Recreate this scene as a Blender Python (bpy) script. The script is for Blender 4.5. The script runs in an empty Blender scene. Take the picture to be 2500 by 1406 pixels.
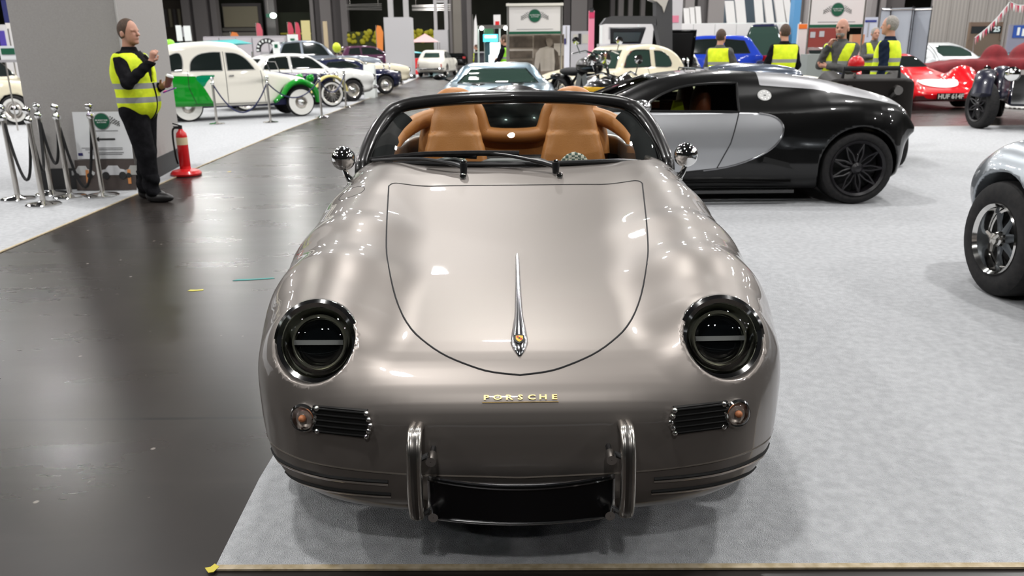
import bpy, math, random
import numpy as np
from mathutils import Vector, Matrix
random.seed(4)
D = bpy.data
SC = bpy.context.scene
COL = SC.collection
PI = math.pi
# ------------------------------------------------------------------ camera
FPX = 1950.0
PITCH = math.atan(583 / FPX)
ROLL = math.radians(0.6)
CAMH = 1.5
cam_d = D.cameras.new('camera')
cam = D.objects.new('camera', cam_d)
COL.objects.link(cam)
cam_d.sensor_width = 36
cam_d.lens = 36 * FPX / 2500
cam_d.clip_end = 400
cam.matrix_world = Matrix.Translation((0, 0, CAMH)) @ Matrix.Rotation(PI / 2 - PITCH, 4, 'X') @ Matrix.Rotation(-ROLL, 4, 'Z')
cam_d.dof.use_dof = True
cam_d.dof.focus_distance = 2.55
cam_d.dof.aperture_fstop = 5.0
SC.camera = cam
# ------------------------------------------------------------------ world, lights, exposure
SC.view_settings.view_transform = 'Standard'
SC.view_settings.look = 'None'
SC.view_settings.gamma = 1
SC.view_settings.use_curve_mapping = False
SC.view_settings.exposure = 0.0
SC.cycles.use_denoising = True
SC.cycles.max_bounces = 6
SC.cycles.diffuse_bounces = 2
SC.cycles.glossy_bounces = 3
SC.cycles.transmission_bounces = 6
SC.cycles.transparent_max_bounces = 8
SC.cycles.caustics_reflective = False
SC.cycles.caustics_refractive = False
SC.cycles.sample_clamp_indirect = 4
w = D.worlds.new('world')
SC.world = w
w.use_nodes = True
w.node_tree.nodes['Background'].inputs[0].default_value = (0.93, 0.96, 1.0, 1)
w.node_tree.nodes['Background'].inputs[1].default_value = 0.28
lamp_d = D.lights.new('hall_lamp', 'AREA')
lamp_d.shape = 'DISK'
lamp_d.size = 0.62
lamp_d.energy = 430
lamp_d.color = (1.0, 0.985, 0.965)
for ix in range(-3, 5):
    for iy in range(-1, 9):
        if iy == -1 and ix % 2: continue
        lo = D.objects.new('hall_lamp', lamp_d)
        lo.location = (ix * 7.4 - 1.9 + (iy % 2) * 1.7, iy * 7.6 + 1.4 + (ix % 2) * 2.1, 10.5)
        COL.objects.link(lo)
# larger unseen lamps, added mostly to light the far walls
lamp_b = D.lights.new('hall_lamp_far', 'AREA')
lamp_b.shape = 'DISK'
lamp_b.size = 1.2
lamp_b.energy = 520
lamp_b.color = (1.0, 0.98, 0.96)
for x, y in ((-22, 80), (-8, 82), (6, 80), (20, 78), (-24, 62), (24, 62), (38, 45), (40, 25), (-30, 40), (-30, 20)):
    lo = D.objects.new('hall_lamp_far', lamp_b)
    lo.location = (x, y, 11)
    COL.objects.link(lo)

# ------------------------------------------------------------------ pixel helpers (frame of 2500 x 1406)
def ray(px, py):
    U, V = px - 1250, py - 703
    u = (U * math.cos(ROLL) - V * math.sin(ROLL)) / FPX
    v = (U * math.sin(ROLL) + V * math.cos(ROLL)) / FPX
    return u, math.cos(PITCH) - v * math.sin(PITCH), -math.sin(PITCH) - v * math.cos(PITCH)

def gz(px, py, z=0.0):
    a, b, c = ray(px, py); t = (z - CAMH) / c
    return Vector((a * t, b * t, z))

def gy(px, py, y):
    a, b, c = ray(px, py); t = y / b
    return Vector((a * t, y, CAMH + c * t))

# ------------------------------------------------------------------ materials
MATS = {}
def mat(name, col=(.5, .5, .5), rough=.5, metal=0., coat=0., emit=None, es=1., trans=0., ior=1.45, spec=None, alpha=1., cr=.03, sheen=0.):
    if name in MATS: return MATS[name]
    m = D.materials.new(name); m.use_nodes = True
    b = m.node_tree.nodes['Principled BSDF']
    b.inputs['Base Color'].default_value = (*col, 1)
    b.inputs['Roughness'].default_value = rough
    b.inputs['Metallic'].default_value = metal
    b.inputs['Coat Weight'].default_value = coat
    b.inputs['Coat Roughness'].default_value = cr
    b.inputs['Transmission Weight'].default_value = trans
    b.inputs['IOR'].default_value = ior
    b.inputs['Alpha'].default_value = alpha
    b.inputs['Sheen Weight'].default_value = sheen
    if spec is not None: b.inputs['Specular IOR Level'].default_value = spec
    if emit:
        b.inputs['Emission Color'].default_value = (*emit, 1)
        b.inputs['Emission Strength'].default_value = es
    m.diffuse_color = (*col, 1)
    MATS[name] = m
    return m

def noise_mat(name, c1, c2, scale, rough=.6, r2=None, metal=0., coat=0., bump=0., bscale=None, detail=4, stretch=None, spec=None):
    if name in MATS: return MATS[name]
    m = mat(name, c1, rough, metal, coat, spec=spec)
    nt = m.node_tree; N = nt.nodes; L = nt.links; b = N['Principled BSDF']
    tc = N.new('ShaderNodeTexCoord'); mp = N.new('ShaderNodeMapping')
    if stretch: mp.inputs['Scale'].default_value = stretch
    L.new(tc.outputs['Object'], mp.inputs[0])
    nz = N.new('ShaderNodeTexNoise'); nz.inputs['Scale'].default_value = scale; nz.inputs['Detail'].default_value = detail
    L.new(mp.outputs[0], nz.inputs[0])
    rp = N.new('ShaderNodeValToRGB'); rp.color_ramp.elements[0].position = .32; rp.color_ramp.elements[1].position = .68
    rp.color_ramp.elements[0].color = (*c1, 1); rp.color_ramp.elements[1].color = (*c2, 1)
    L.new(nz.outputs[0], rp.inputs[0]); L.new(rp.outputs[0], b.inputs['Base Color'])
    if r2 is not None:
        mr = N.new('ShaderNodeMapRange'); mr.inputs['From Min'].default_value = .3; mr.inputs['From Max'].default_value = .7
        mr.inputs['To Min'].default_value = rough; mr.inputs['To Max'].default_value = r2
        L.new(nz.outputs[0], mr.inputs[0]); L.new(mr.outputs[0], b.inputs['Roughness'])
    if bump:
        n2 = N.new('ShaderNodeTexNoise'); n2.inputs['Scale'].default_value = bscale or scale * 6; n2.inputs['Detail'].default_value = 3
        L.new(mp.outputs[0], n2.inputs[0])
        bp = N.new('ShaderNodeBump'); bp.inputs['Strength'].default_value = bump; bp.inputs['Distance'].default_value = .01
        L.new(n2.outputs[0], bp.inputs['Height']); L.new(bp.outputs[0], b.inputs['Normal'])
    return m

def paint(name, col, metal=0., rough=.45):
    return mat('paint_' + name, col, rough, metal, coat=.8, spec=None if metal else .12)

chrome = mat('chrome', (.86, .86, .85), .06, 1.)
steel = mat('brushed_steel', (.62, .59, .55), .24, 1.)
rubber = noise_mat('rubber', (.012, .012, .013), (.022, .021, .021), 30, .7, spec=.25)
black = mat('black_plastic', (.01, .01, .011), .35)
matt_black = mat('matt_black', (.012, .012, .013), .8)
glass_dark = mat('car_glass_dark', (.012, .017, .016), .03, coat=1.)
glass_green = mat('car_glass_green', (.03, .055, .045), .03, coat=1.)
def thin_glass(name, tint=(.95, .97, .96), ior=1.45):
    if name in MATS: return MATS[name]
    m = D.materials.new(name); m.use_nodes = True; N = m.node_tree.nodes; L = m.node_tree.links
    N.remove(N['Principled BSDF'])
    t = N.new('ShaderNodeBsdfTransparent'); t.inputs[0].default_value = (*tint, 1)
    g = N.new('ShaderNodeBsdfGlossy'); g.inputs['Roughness'].default_value = .01
    f = N.new('ShaderNodeFresnel'); f.inputs[0].default_value = ior
    x = N.new('ShaderNodeMixShader'); L.new(f.outputs[0], x.inputs[0]); L.new(t.outputs[0], x.inputs[1]); L.new(g.outputs[0], x.inputs[2])
    L.new(x.outputs[0], N['Material Output'].inputs[0]); MATS[name] = m
    return m
glass_clear = thin_glass('clear_glass', (.93, .95, .93), 1.5)
white_pl = mat('white_plastic', (.78, .78, .78), .4)
hivis = noise_mat('hi_vis_fabric', (.62, .78, .01), (.78, .90, .015), 14, .7, bump=.5, bscale=22)
hivis_g = noise_mat('hi_vis_green_fabric', (.25, .75, .03), (.35, .85, .04), 14, .7)
refl = mat('reflective_tape', (.30, .31, .30), .5)
skin = noise_mat('skin', (.48, .24, .17), (.56, .30, .21), 9, .5)
hair_br = noise_mat('brown_hair', (.05, .03, .02), (.09, .055, .035), 60, .7)
hair_gr = noise_mat('grey_hair', (.22, .20, .18), (.34, .32, .29), 60, .7)
cloth_blk = noise_mat('black_cloth', (.006, .006, .007), (.012, .012, .014), 20, .95, bump=.3, spec=.1)
cloth_navy = noise_mat('navy_cloth', (.008, .013, .03), (.014, .022, .043), 20, .9, spec=.1)
cloth_gry = noise_mat('grey_cloth', (.06, .06, .06), (.09, .09, .085), 20, .85)
tan = noise_mat('tan_leather', (.42, .17, .045), (.50, .215, .065), 5, .42, bump=.15, bscale=180)
red_pl = mat('red_plastic', (.62, .012, .015), .3, coat=.4)

# ------------------------------------------------------------------ scene tree helpers
def tag(o, label=None, cat=None, group=None, kind=None):
    if label: o['label'] = label
    if cat: o['category'] = cat
    if group: o['group'] = group
    if kind: o['kind'] = kind
    return o

def thing(name, label, cat, loc=(0, 0, 0), rz=0., group=None):
    o = D.objects.new(name, None); COL.objects.link(o)
    o.location = loc; o.rotation_euler = (0, 0, rz); o.empty_display_size = .1
    return tag(o, label, cat, group)

def link(name, me, m=None, parent=None):
    if m is not None:
        me.materials.clear(); me.materials.append(m)
    o = D.objects.new(name, me); COL.objects.link(o)
    if parent is not None: o.parent = parent
    return o

def copy_tree(o, parent=None):
    c = o.copy(); COL.objects.link(c)
    if parent is not None: c.parent = parent
    for ch in list(o.children): copy_tree(ch, c)
    return c

class MB:
    """collects simple solids into one mesh"""
    def __init__(s): s.v = []; s.f = []
    def add(s, vs, fs):
        n = len(s.v); s.v += [tuple(p) for p in vs]; s.f += [tuple(i + n for i in f) for f in fs]; return s
    def box(s, c, d, rz=0., rx=0., ry=0., taper=1.):
        M = Matrix.Translation(c) @ Matrix.Rotation(rz, 4, 'Z') @ Matrix.Rotation(ry, 4, 'Y') @ Matrix.Rotation(rx, 4, 'X')
        vs = []
        for k in (-.5, .5):
            t = taper if k > 0 else 1.
            for a, b in ((-.5, -.5), (.5, -.5), (.5, .5), (-.5, .5)):
                vs.append(M @ Vector((a * d[0] * t, b * d[1] * t, k * d[2])))
        return s.add(vs, [(3, 2, 1, 0), (4, 5, 6, 7), (0, 1, 5, 4), (1, 2, 6, 5), (2, 3, 7, 6), (3, 0, 4, 7)])
    def tube(s, pts, r, n=8, closed=False, flat=1., up=(0, 0, 1)):
        pts = [Vector(p) for p in pts]; N = len(pts)
        rs = r if hasattr(r, '__len__') else [r] * N
        vs = []; prev = None
        for i, p in enumerate(pts):
            a = pts[(i - 1) % N] if (closed or i) else p
            b = pts[(i + 1) % N] if (closed or i < N - 1) else p
            t = (b - a)
            t = t.normalized() if t.length > 1e-9 else Vector((0, 0, 1))
            if prev is None:
                u = Vector(up).cross(t)
                if u.length < 1e-3: u = Vector((1, 0, 0)).cross(t)
            else:
                u = prev - t * prev.dot(t)
            u.normalize(); prev = u; w_ = t.cross(u)
            for k in range(n):
                an = 2 * PI * k / n
                vs.append(p + u * math.cos(an) * rs[i] + w_ * math.sin(an) * rs[i] * flat)
        fs = []
        for i in range(N if closed else N - 1):
            j = (i + 1) % N
            for k in range(n):
                l = (k + 1) % n
                fs.append((i * n + k, i * n + l, j * n + l, j * n + k))
        if not closed:
            fs.append(tuple(reversed(range(n)))); fs.append(tuple(range((N - 1) * n, N * n)))
        return s.add(vs, fs)
    def lathe(s, prof, n=24, axis='z', c=(0, 0, 0), M=None):
        """prof: list of (radius, height)"""
        vs = []; fs = []; m = len(prof); c = Vector(c)
        for i in range(n):
            a = 2 * PI * i / n
            for r, h in prof:
                q = (r * math.cos(a), r * math.sin(a), h)
                if axis == 'y': q = (r * math.cos(a), h, -r * math.sin(a))
                if axis == 'x': q = (h, r * math.cos(a), r * math.sin(a))
                q = Vector(q)
                vs.append((M @ q if M is not None else q) + c)
        for i in range(n):
            j = (i + 1) % n
            for k in range(m - 1):
                fs.append((i * m + k, j * m + k, j * m + k + 1, i * m + k + 1))
        return s.add(vs, fs)
    def ball(s, c, r, n=12, sc=(1, 1, 1)):
        prof = [(max(1e-4, math.sin(PI * k / n)) * r, -math.cos(PI * k / n) * r) for k in range(n + 1)]
        M = Matrix.Diagonal((*sc, 1))
        return s.lathe(prof, n + 4, c=c, M=M)
    def plate(s, poly, t, M=None):
        """extrude a 2D polygon (x,z) by t along y, centred"""
        n = len(poly); vs = [Vector((x, -t / 2, z)) for x, z in poly] + [Vector((x, t / 2, z)) for x, z in poly]
        if M is not None: vs = [M @ v for v in vs]
        return s.add(vs, [tuple(range(n)), tuple(reversed(range(n, 2 * n)))] + [((i + 1) % n, i, i + n, (i + 1) % n + n) for i in range(n)])
    def mesh(s, name='m', smooth=35):
        me = D.meshes.new(name); me.from_pydata(s.v, [], s.f); me.update()
        if smooth:
            me.shade_smooth(); me.set_sharp_from_angle(angle=math.radians(smooth))
        return me
    def obj(s, name, m, parent=None, smooth=35):
        return link(name, s.mesh(name, smooth), m, parent)

_tx = {}
def text(name, body, size, m, parent, M, ext=.002, space=1., bold=0.):
    cu = D.curves.new(name, 'FONT'); cu.body = body; cu.size = size; cu.extrude = ext; cu.space_character = space; cu.offset = bold
    cu.align_x = 'CENTER'; cu.align_y = 'CENTER'; cu.resolution_u = 2
    o = D.objects.new(name, cu); COL.objects.link(o)
    dg = bpy.context.evaluated_depsgraph_get()
    me = D.meshes.new_from_object(o.evaluated_get(dg))
    D.objects.remove(o); D.curves.remove(cu)
    me.transform(M)
    return link(name, me, m, parent)

# ------------------------------------------------------------------ implicit surfaces
def smin(a, b, k):
    h = np.clip(.5 + .5 * (b - a) / k, 0, 1)
    return b + (a - b) * h - k * h * (1 - h)
def smax(a, b, k): return -smin(-a, -b, k)
def spl(pts, n=6, closed=True):
    """Catmull-Rom; a point repeated twice keeps a corner"""
    P = [np.array(p, float) for p in pts]; N = len(P); out = []
    for i in range(N if closed else N - 1):
        p0 = P[(i - 1) % N] if (closed or i) else P[0]
        p1 = P[i]; p2 = P[(i + 1) % N]; p3 = P[(i + 2) % N] if (closed or i < N - 2) else P[-1]
        if np.abs(p1 - p2).max() < 1e-9: continue
        for k in range(n):
            t = k / n
            out.append(tuple(.5 * ((2 * p1) + (-p0 + p2) * t + (2 * p0 - 5 * p1 + 4 * p2 - p3) * t * t + (-p0 + 3 * p1 - 3 * p2 + p3) * t ** 3)))
    if not closed: out.append(tuple(P[-1]))
    return out
def sdpoly(u, v, poly):
    u, v = np.broadcast_arrays(u, v)
    d = np.full(u.shape, 1e9, np.float32); s = np.zeros(u.shape, bool)
    n = len(poly)
    for i in range(n):
        ax, ay = poly[i]; bx, by = poly[(i + 1) % n]
        ex, ey = bx - ax, by - ay
        L = ex * ex + ey * ey
        if L < 1e-14: continue
        wx = u - ax; wy = v - ay
        t = np.clip((wx * ex + wy * ey) / L, 0, 1)
        dx = wx - ex * t; dy = wy - ey * t
        np.minimum(d, dx * dx + dy * dy, out=d)
        if ey != 0:
            c = ((ay > v) != (by > v)) & (wx < ex * wy / ey)
            s ^= c
    d = np.sqrt(d)
    return np.where(s, -d, d)
def sdtab(poly, h=.012, pad=.35):
    """the same distance from a table, read with a smooth (quadratic B-spline) kernel"""
    A = np.array(poly, np.float32); lo = A.min(0) - pad; hi = A.max(0) + pad
    us = np.arange(lo[0], hi[0], h, dtype=np.float32); vs = np.arange(lo[1], hi[1], h, dtype=np.float32)
    T = sdpoly(us[:, None], vs[None, :], poly).astype(np.float32); nu, nv = T.shape; Tf = np.ascontiguousarray(T).ravel()
    def f(u, v):
        a = (u - lo[0]) / h; b = (v - lo[1]) / h
        ac = np.clip(a, 1, nu - 3); bc = np.clip(b, 1, nv - 3)
        ex = np.hypot(np.abs(a - ac), np.abs(b - bc)) * h
        i = np.floor(ac + .5).astype(np.int32); j = np.floor(bc + .5).astype(np.int32)
        s = (ac - i).astype(np.float32); t = (bc - j).astype(np.float32)
        ws = (.5 * (.5 - s) ** 2, .75 - s * s, .5 * (.5 + s) ** 2)
        wt = (.5 * (.5 - t) ** 2, .75 - t * t, .5 * (.5 + t) ** 2)
        r = 0
        k = i * nv + j
        for p in (-1, 0, 1):
            q = 0
            for o in (-1, 0, 1): q = q + wt[o + 1] * Tf[k + (p * nv + o)]
            r = r + ws[p + 1] * q
        return r + ex
    return f
def capsule(x, y, z, a, b, ra, rb=None):
    rb = ra if rb is None else rb
    e = [b[i] - a[i] for i in range(3)]; L = sum(q * q for q in e) + 1e-9
    px, py, pz = x - a[0], y - a[1], z - a[2]
    t = np.clip((px * e[0] + py * e[1] + pz * e[2]) / L, 0, 1)
    return np.sqrt((px - e[0] * t) ** 2 + (py - e[1] * t) ** 2 + (pz - e[2] * t) ** 2) - (ra + (rb - ra) * t)
def ellipsoid(x, y, z, c, r):
    px, py, pz = (x - c[0]), (y - c[1]), (z - c[2])
    k0 = np.sqrt((px / r[0]) ** 2 + (py / r[1]) ** 2 + (pz / r[2]) ** 2)
    k1 = np.sqrt((px / r[0] ** 2) ** 2 + (py / r[1] ** 2) ** 2 + (pz / r[2] ** 2) ** 2) + 1e-6
    return k0 * (k0 - 1) / k1
def sbox(x, y, z, c, h, r=.02):
    qx, qy, qz = np.abs(x - c[0]) - h[0] + r, np.abs(y - c[1]) - h[1] + r, np.abs(z - c[2]) - h[2] + r
    return np.sqrt(np.maximum(qx, 0) ** 2 + np.maximum(qy, 0) ** 2 + np.maximum(qz, 0) ** 2) + np.minimum(np.maximum(qx, np.maximum(qy, qz)), 0) - r

def grad(F, P, e=.003):
    x, y, z = P[:, 0], P[:, 1], P[:, 2]
    f = F(x, y, z)
    g = np.stack([F(x + e, y, z) - f, F(x, y + e, z) - f, F(x, y, z + e) - f], 1) / e
    return f, g
def proj_surf(F, P, h, it=2):
    for _ in range(it):
        f, g = grad(F, P)
        n2 = np.maximum((g * g).sum(1), .05)
        P = P - np.clip((f / n2)[:, None] * g, -h, h)
    return P
def mesh_sdf(F, lo, hi, h, it=3, smooth=1):
    ax = [np.arange(lo[i] - 1.5 * h, hi[i] + 2 * h, h) for i in range(3)]
    V = F(ax[0][:, None, None], ax[1][None, :, None], ax[2][None, None, :])
    V = np.broadcast_to(V, [len(a) for a in ax])
    I = V < 0
    c = np.zeros([n - 1 for n in I.shape], np.int8)
    for a in (0, 1):
        for b in (0, 1):
            for d in (0, 1):
                c += I[a:I.shape[0] - 1 + a, b:I.shape[1] - 1 + b, d:I.shape[2] - 1 + d]
    act = (c > 0) & (c < 8)
    idx = np.full(act.shape, -1, np.int64); w_ = np.argwhere(act); idx[act] = np.arange(len(w_))
    P = np.stack([ax[i][w_[:, i]] + h / 2 for i in range(3)], 1)
    Q = []
    E = I[:-1] != I[1:]; e = np.argwhere(E[:, 1:-1, 1:-1]); i, j, k = e[:, 0], e[:, 1] + 1, e[:, 2] + 1
    q = np.stack([idx[i, j - 1, k - 1], idx[i, j, k - 1], idx[i, j, k], idx[i, j - 1, k]], 1); fl = ~I[i, j, k]; q[fl] = q[fl][:, ::-1]; Q.append(q)
    E = I[:, :-1] != I[:, 1:]; e = np.argwhere(E[1:-1, :, 1:-1]); i, j, k = e[:, 0] + 1, e[:, 1], e[:, 2] + 1
    q = np.stack([idx[i - 1, j, k - 1], idx[i - 1, j, k], idx[i, j, k], idx[i, j, k - 1]], 1); fl = ~I[i, j, k]; q[fl] = q[fl][:, ::-1]; Q.append(q)
    E = I[:, :, :-1] != I[:, :, 1:]; e = np.argwhere(E[1:-1, 1:-1, :]); i, j, k = e[:, 0] + 1, e[:, 1] + 1, e[:, 2]
    q = np.stack([idx[i - 1, j - 1, k], idx[i, j - 1, k], idx[i, j, k], idx[i - 1, j, k]], 1); fl = ~I[i, j, k]; q[fl] = q[fl][:, ::-1]; Q.append(q)
    Q = np.concatenate(Q)
    P = proj_surf(F, P, h, it)
    for _ in range(smooth):
        C = P[Q].mean(1); A = np.zeros_like(P); n = np.zeros(len(P))
        for k in range(4):
            np.add.at(A, Q[:, k], C); np.add.at(n, Q[:, k], 1)
        P = A / np.maximum(n, 1)[:, None]
        P = proj_surf(F, P, h, 2)
    return P, Q

def regions(F, P, Q, regs, h):
    """regs: list of (key, plane, polygon or callable, condition(P,N))"""
    lab = np.zeros(len(Q), np.int32)
    f, N = grad(F, P); N = N / np.maximum(np.linalg.norm(N, axis=1), 1e-6)[:, None]
    for li, (key, plane, poly, cond) in enumerate(regs, 1):
        if callable(poly): g = poly
        else:
            ia, ib = {'xz': (0, 2), 'xy': (0, 1), 'yz': (1, 2)}[plane]
            g = (lambda poly, ia, ib: lambda p: sdpoly(p[:, ia], p[:, ib], poly))(poly, ia, ib)
        gv = g(P); ok = np.ones(len(P), bool) if cond is None else cond(P, N)
        m = (gv[Q].mean(1) < 0) & (ok[Q].sum(1) > 3)
        inn = np.zeros(len(P), bool); out = np.zeros(len(P), bool)
        inn[Q[m].ravel()] = True; out[Q[~m].ravel()] = True
        B = np.where(inn & out & (np.abs(gv) < h * 1.2) & ok)[0]
        if len(B):
            p = P[B]
            for _ in range(2):
                e = .002; g0 = g(p); gg = np.zeros_like(p)
                for a in range(3):
                    q = p.copy(); q[:, a] += e; gg[:, a] = (g(q) - g0) / e
                nn = grad(F, p)[1]; nn /= np.maximum(np.linalg.norm(nn, axis=1), 1e-6)[:, None]
                gg -= (gg * nn).sum(1)[:, None] * nn
                n2 = np.maximum((gg * gg).sum(1), .15)
                p = p - np.clip((g0 / n2)[:, None] * gg, -h, h)
                p = proj_surf(F, p, h * .5, 1)
            P[B] = p
        lab[m] = li
    f, N = grad(F, P); N = N / np.maximum(np.linalg.norm(N, axis=1), 1e-6)[:, None]
    return lab, N

def np_mesh(name, P, Q, N=None):
    me = D.meshes.new(name)
    used = np.unique(Q); mp = np.zeros(len(P), np.int64); mp[used] = np.arange(len(used))
    p = P[used]; q = mp[Q]
    me.vertices.add(len(p)); me.vertices.foreach_set('co', p.astype(np.float32).ravel())
    me.loops.add(q.size); me.loops.foreach_set('vertex_index', q.ravel().astype(np.int32))
    me.polygons.add(len(q)); me.polygons.foreach_set('loop_start', np.arange(0, q.size, 4, dtype=np.int32))
    me.update(calc_edges=True)
    me.shade_smooth()
    if N is not None: me.normals_split_custom_set_from_vertices(N[used].astype(np.float32))
    return me

def shell(F, lo, hi, h, regs, names, parent, smooth=1):
    """mesh an implicit solid and split it: names maps key -> (object name, material) or None to drop"""
    P, Q = mesh_sdf(F, lo, hi, h, smooth=smooth)
    lab, N = regions(F, P, Q, regs, h)
    out = {}
    keys = ['body'] + [r[0] for r in regs]
    for li, k in enumerate(keys):
        if names.get(k) is None or not (lab == li).any(): continue
        same = np.isin(lab, [i for i, kk in enumerate(keys) if kk == k])
        if k in out: continue
        nm, m = names[k]
        out[k] = link(nm, np_mesh(nm, P, Q[same], N), m, parent)
    return out

def drop(F, plane, pts, far=3., side=1, near=0.):
    """carry 2D points onto the surface along the third axis, from outside"""
    A = np.array(pts, float); n = len(A)
    ia, ib, ic = {'xz': (0, 2, 1), 'xy': (0, 1, 2), 'yz': (1, 2, 0)}[plane]
    P = np.zeros((n, 3)); P[:, ia] = A[:, 0]; P[:, ib] = A[:, 1]
    ts = np.linspace(far, near, 90); hit = np.full(n, np.nan)
    for t in ts:
        P[:, ic] = side * t
        m = (F(P[:, 0], P[:, 1], P[:, 2]) < 0) & np.isnan(hit); hit[m] = t
    st = abs(ts[1] - ts[0]); ok = ~np.isnan(hit)
    a = np.where(ok, hit, 0); b = a + st * (1 if far > near else -1)
    for _ in range(14):
        m_ = (a + b) / 2; P[:, ic] = side * m_
        ins = F(P[:, 0], P[:, 1], P[:, 2]) < 0
        a = np.where(ins, m_, a); b = np.where(ins, b, m_)
    P[:, ic] = side * a
    return P, ok

def seam(name, F, plane, pts, r, m, parent, side=1, closed=True, far=3., lift=0., near=0., n=6, flat=1.):
    P, ok = drop(F, plane, pts, far, side, near)
    if lift:
        g = grad(F, P)[1]; P = P + g / np.maximum(np.linalg.norm(g, axis=1), 1e-6)[:, None] * lift
    P = P[ok]
    if len(P) < 3: return None
    return MB().tube([tuple(p) for p in P], r, n, closed and ok.all(), flat).obj(name, m, parent)

def resample(poly, step, closed=True):
    P = [np.array(p, float) for p in poly]; out = []
    for i in range(len(P) if closed else len(P) - 1):
        a = P[i]; b = P[(i + 1) % len(P)]; k = max(1, int(np.linalg.norm(b - a) / step))
        out += [tuple(a + (b - a) * j / k) for j in range(k)]
    if not closed: out.append(tuple(P[-1]))
    return out

def wheel(parent, x, y, r, wid, side, rim='disc', rimr=.66, tm=None, rm=None, name='wheel', capm=None, ww=None, spokes=10, seg=36):
    """axis along y; side +-1 is the outward direction"""
    e = D.objects.new(name, None); COL.objects.link(e); e.parent = parent; e.location = (x, y, r); e.empty_display_size = .05
    R = r * rimr; s = side; hw = wid / 2; b = min(.03, r * .1)
    t = MB().lathe([(R, -hw * .9), (R + b, -hw), (r - b * 1.2, -hw), (r - b * .3, -hw + b * .6), (r, -hw + b * 1.6), (r, hw - b * 1.6), (r - b * .3, hw - b * .6), (r - b * 1.2, hw), (R + b, hw), (R, hw * .9)], seg, 'y')
    t.obj('tyre', tm or rubber, e)
    if ww is not None:
        MB().lathe([(R + .004, s * (hw + .001)), (R + b, s * (hw + .004)), (R + (r - R) * ww, s * (hw + .003)), (R + (r - R) * ww, s * (hw - .002))], seg, 'y').obj('whitewall', mat('whitewall', (.75, .74, .70), .5), e)
    rm = rm or steel
    lip = MB().lathe([(R * .9, s * (hw * .35)), (R * .93, s * hw * .9), (R + .004, s * (hw + .006)), (R + .01, s * (hw - .004)), (R, s * hw * .2)], seg, 'y')
    if rim == 'disc':
        lip.lathe([(R * .94, s * hw * .5), (R * .8, s * hw * .45), (R * .62, s * hw * .75), (R * .5, s * hw * .7), (.001, s * hw * .72)], seg, 'y')
        lip.obj('rim', rm, e)
        MB().lathe([(R * .5, s * hw * .7), (R * .47, s * hw * .9), (R * .3, s * hw * 1.05), (.001, s * hw * 1.12)], 20, 'y').obj('hub_cap', capm or chrome, e)
    else:
        n = spokes
        MB().lathe([(R * .93, s * hw * .05), (.001, s * hw * .0)], seg, 'y').obj('backing', matt_black, e)
        for k in range(n):
            a = 2 * PI * k / n
            if rim == 'cross':
                for dlt in (-.5, .5):
                    a2 = a + dlt * 2 * PI / n
                    lip.tube([(R * .2 * math.cos(a), s * hw * .7, R * .2 * math.sin(a)), (R * .55 * math.cos((a + a2) / 2), s * hw * .78, R * .55 * math.sin((a + a2) / 2)), (R * .95 * math.cos(a2), s * hw * .82, R * .95 * math.sin(a2))], [R * .05, R * .035, R * .05], 5)
            elif rim == 'wire':
                for dlt in (-.35, .35):
                    a2 = a + dlt
                    lip.tube([(R * .12 * math.cos(a), s * hw * .9, R * .12 * math.sin(a)), (R * .95 * math.cos(a2), s * hw * .4, R * .95 * math.sin(a2))], R * .018, 4)
            else:
                lip.tube([(R * .15 * math.cos(a), s * hw * .62, R * .15 * math.sin(a)), (R * .55 * math.cos(a), s * hw * .60, R * .55 * math.sin(a)), (R * .95 * math.cos(a), s * hw * .5, R * .95 * math.sin(a))], [R * .13, R * .085, R * .14], 6, flat=.6, up=(0, 1, 0))
        lip.obj('rim', rm, e)
        MB().lathe([(R * .24, s * hw * .4), (R * .22, s * hw * .85), (R * .12, s * hw * 1.0), (.001, s * hw * 1.02)], 18, 'y').obj('hub', capm or rm, e)
    return e
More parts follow.
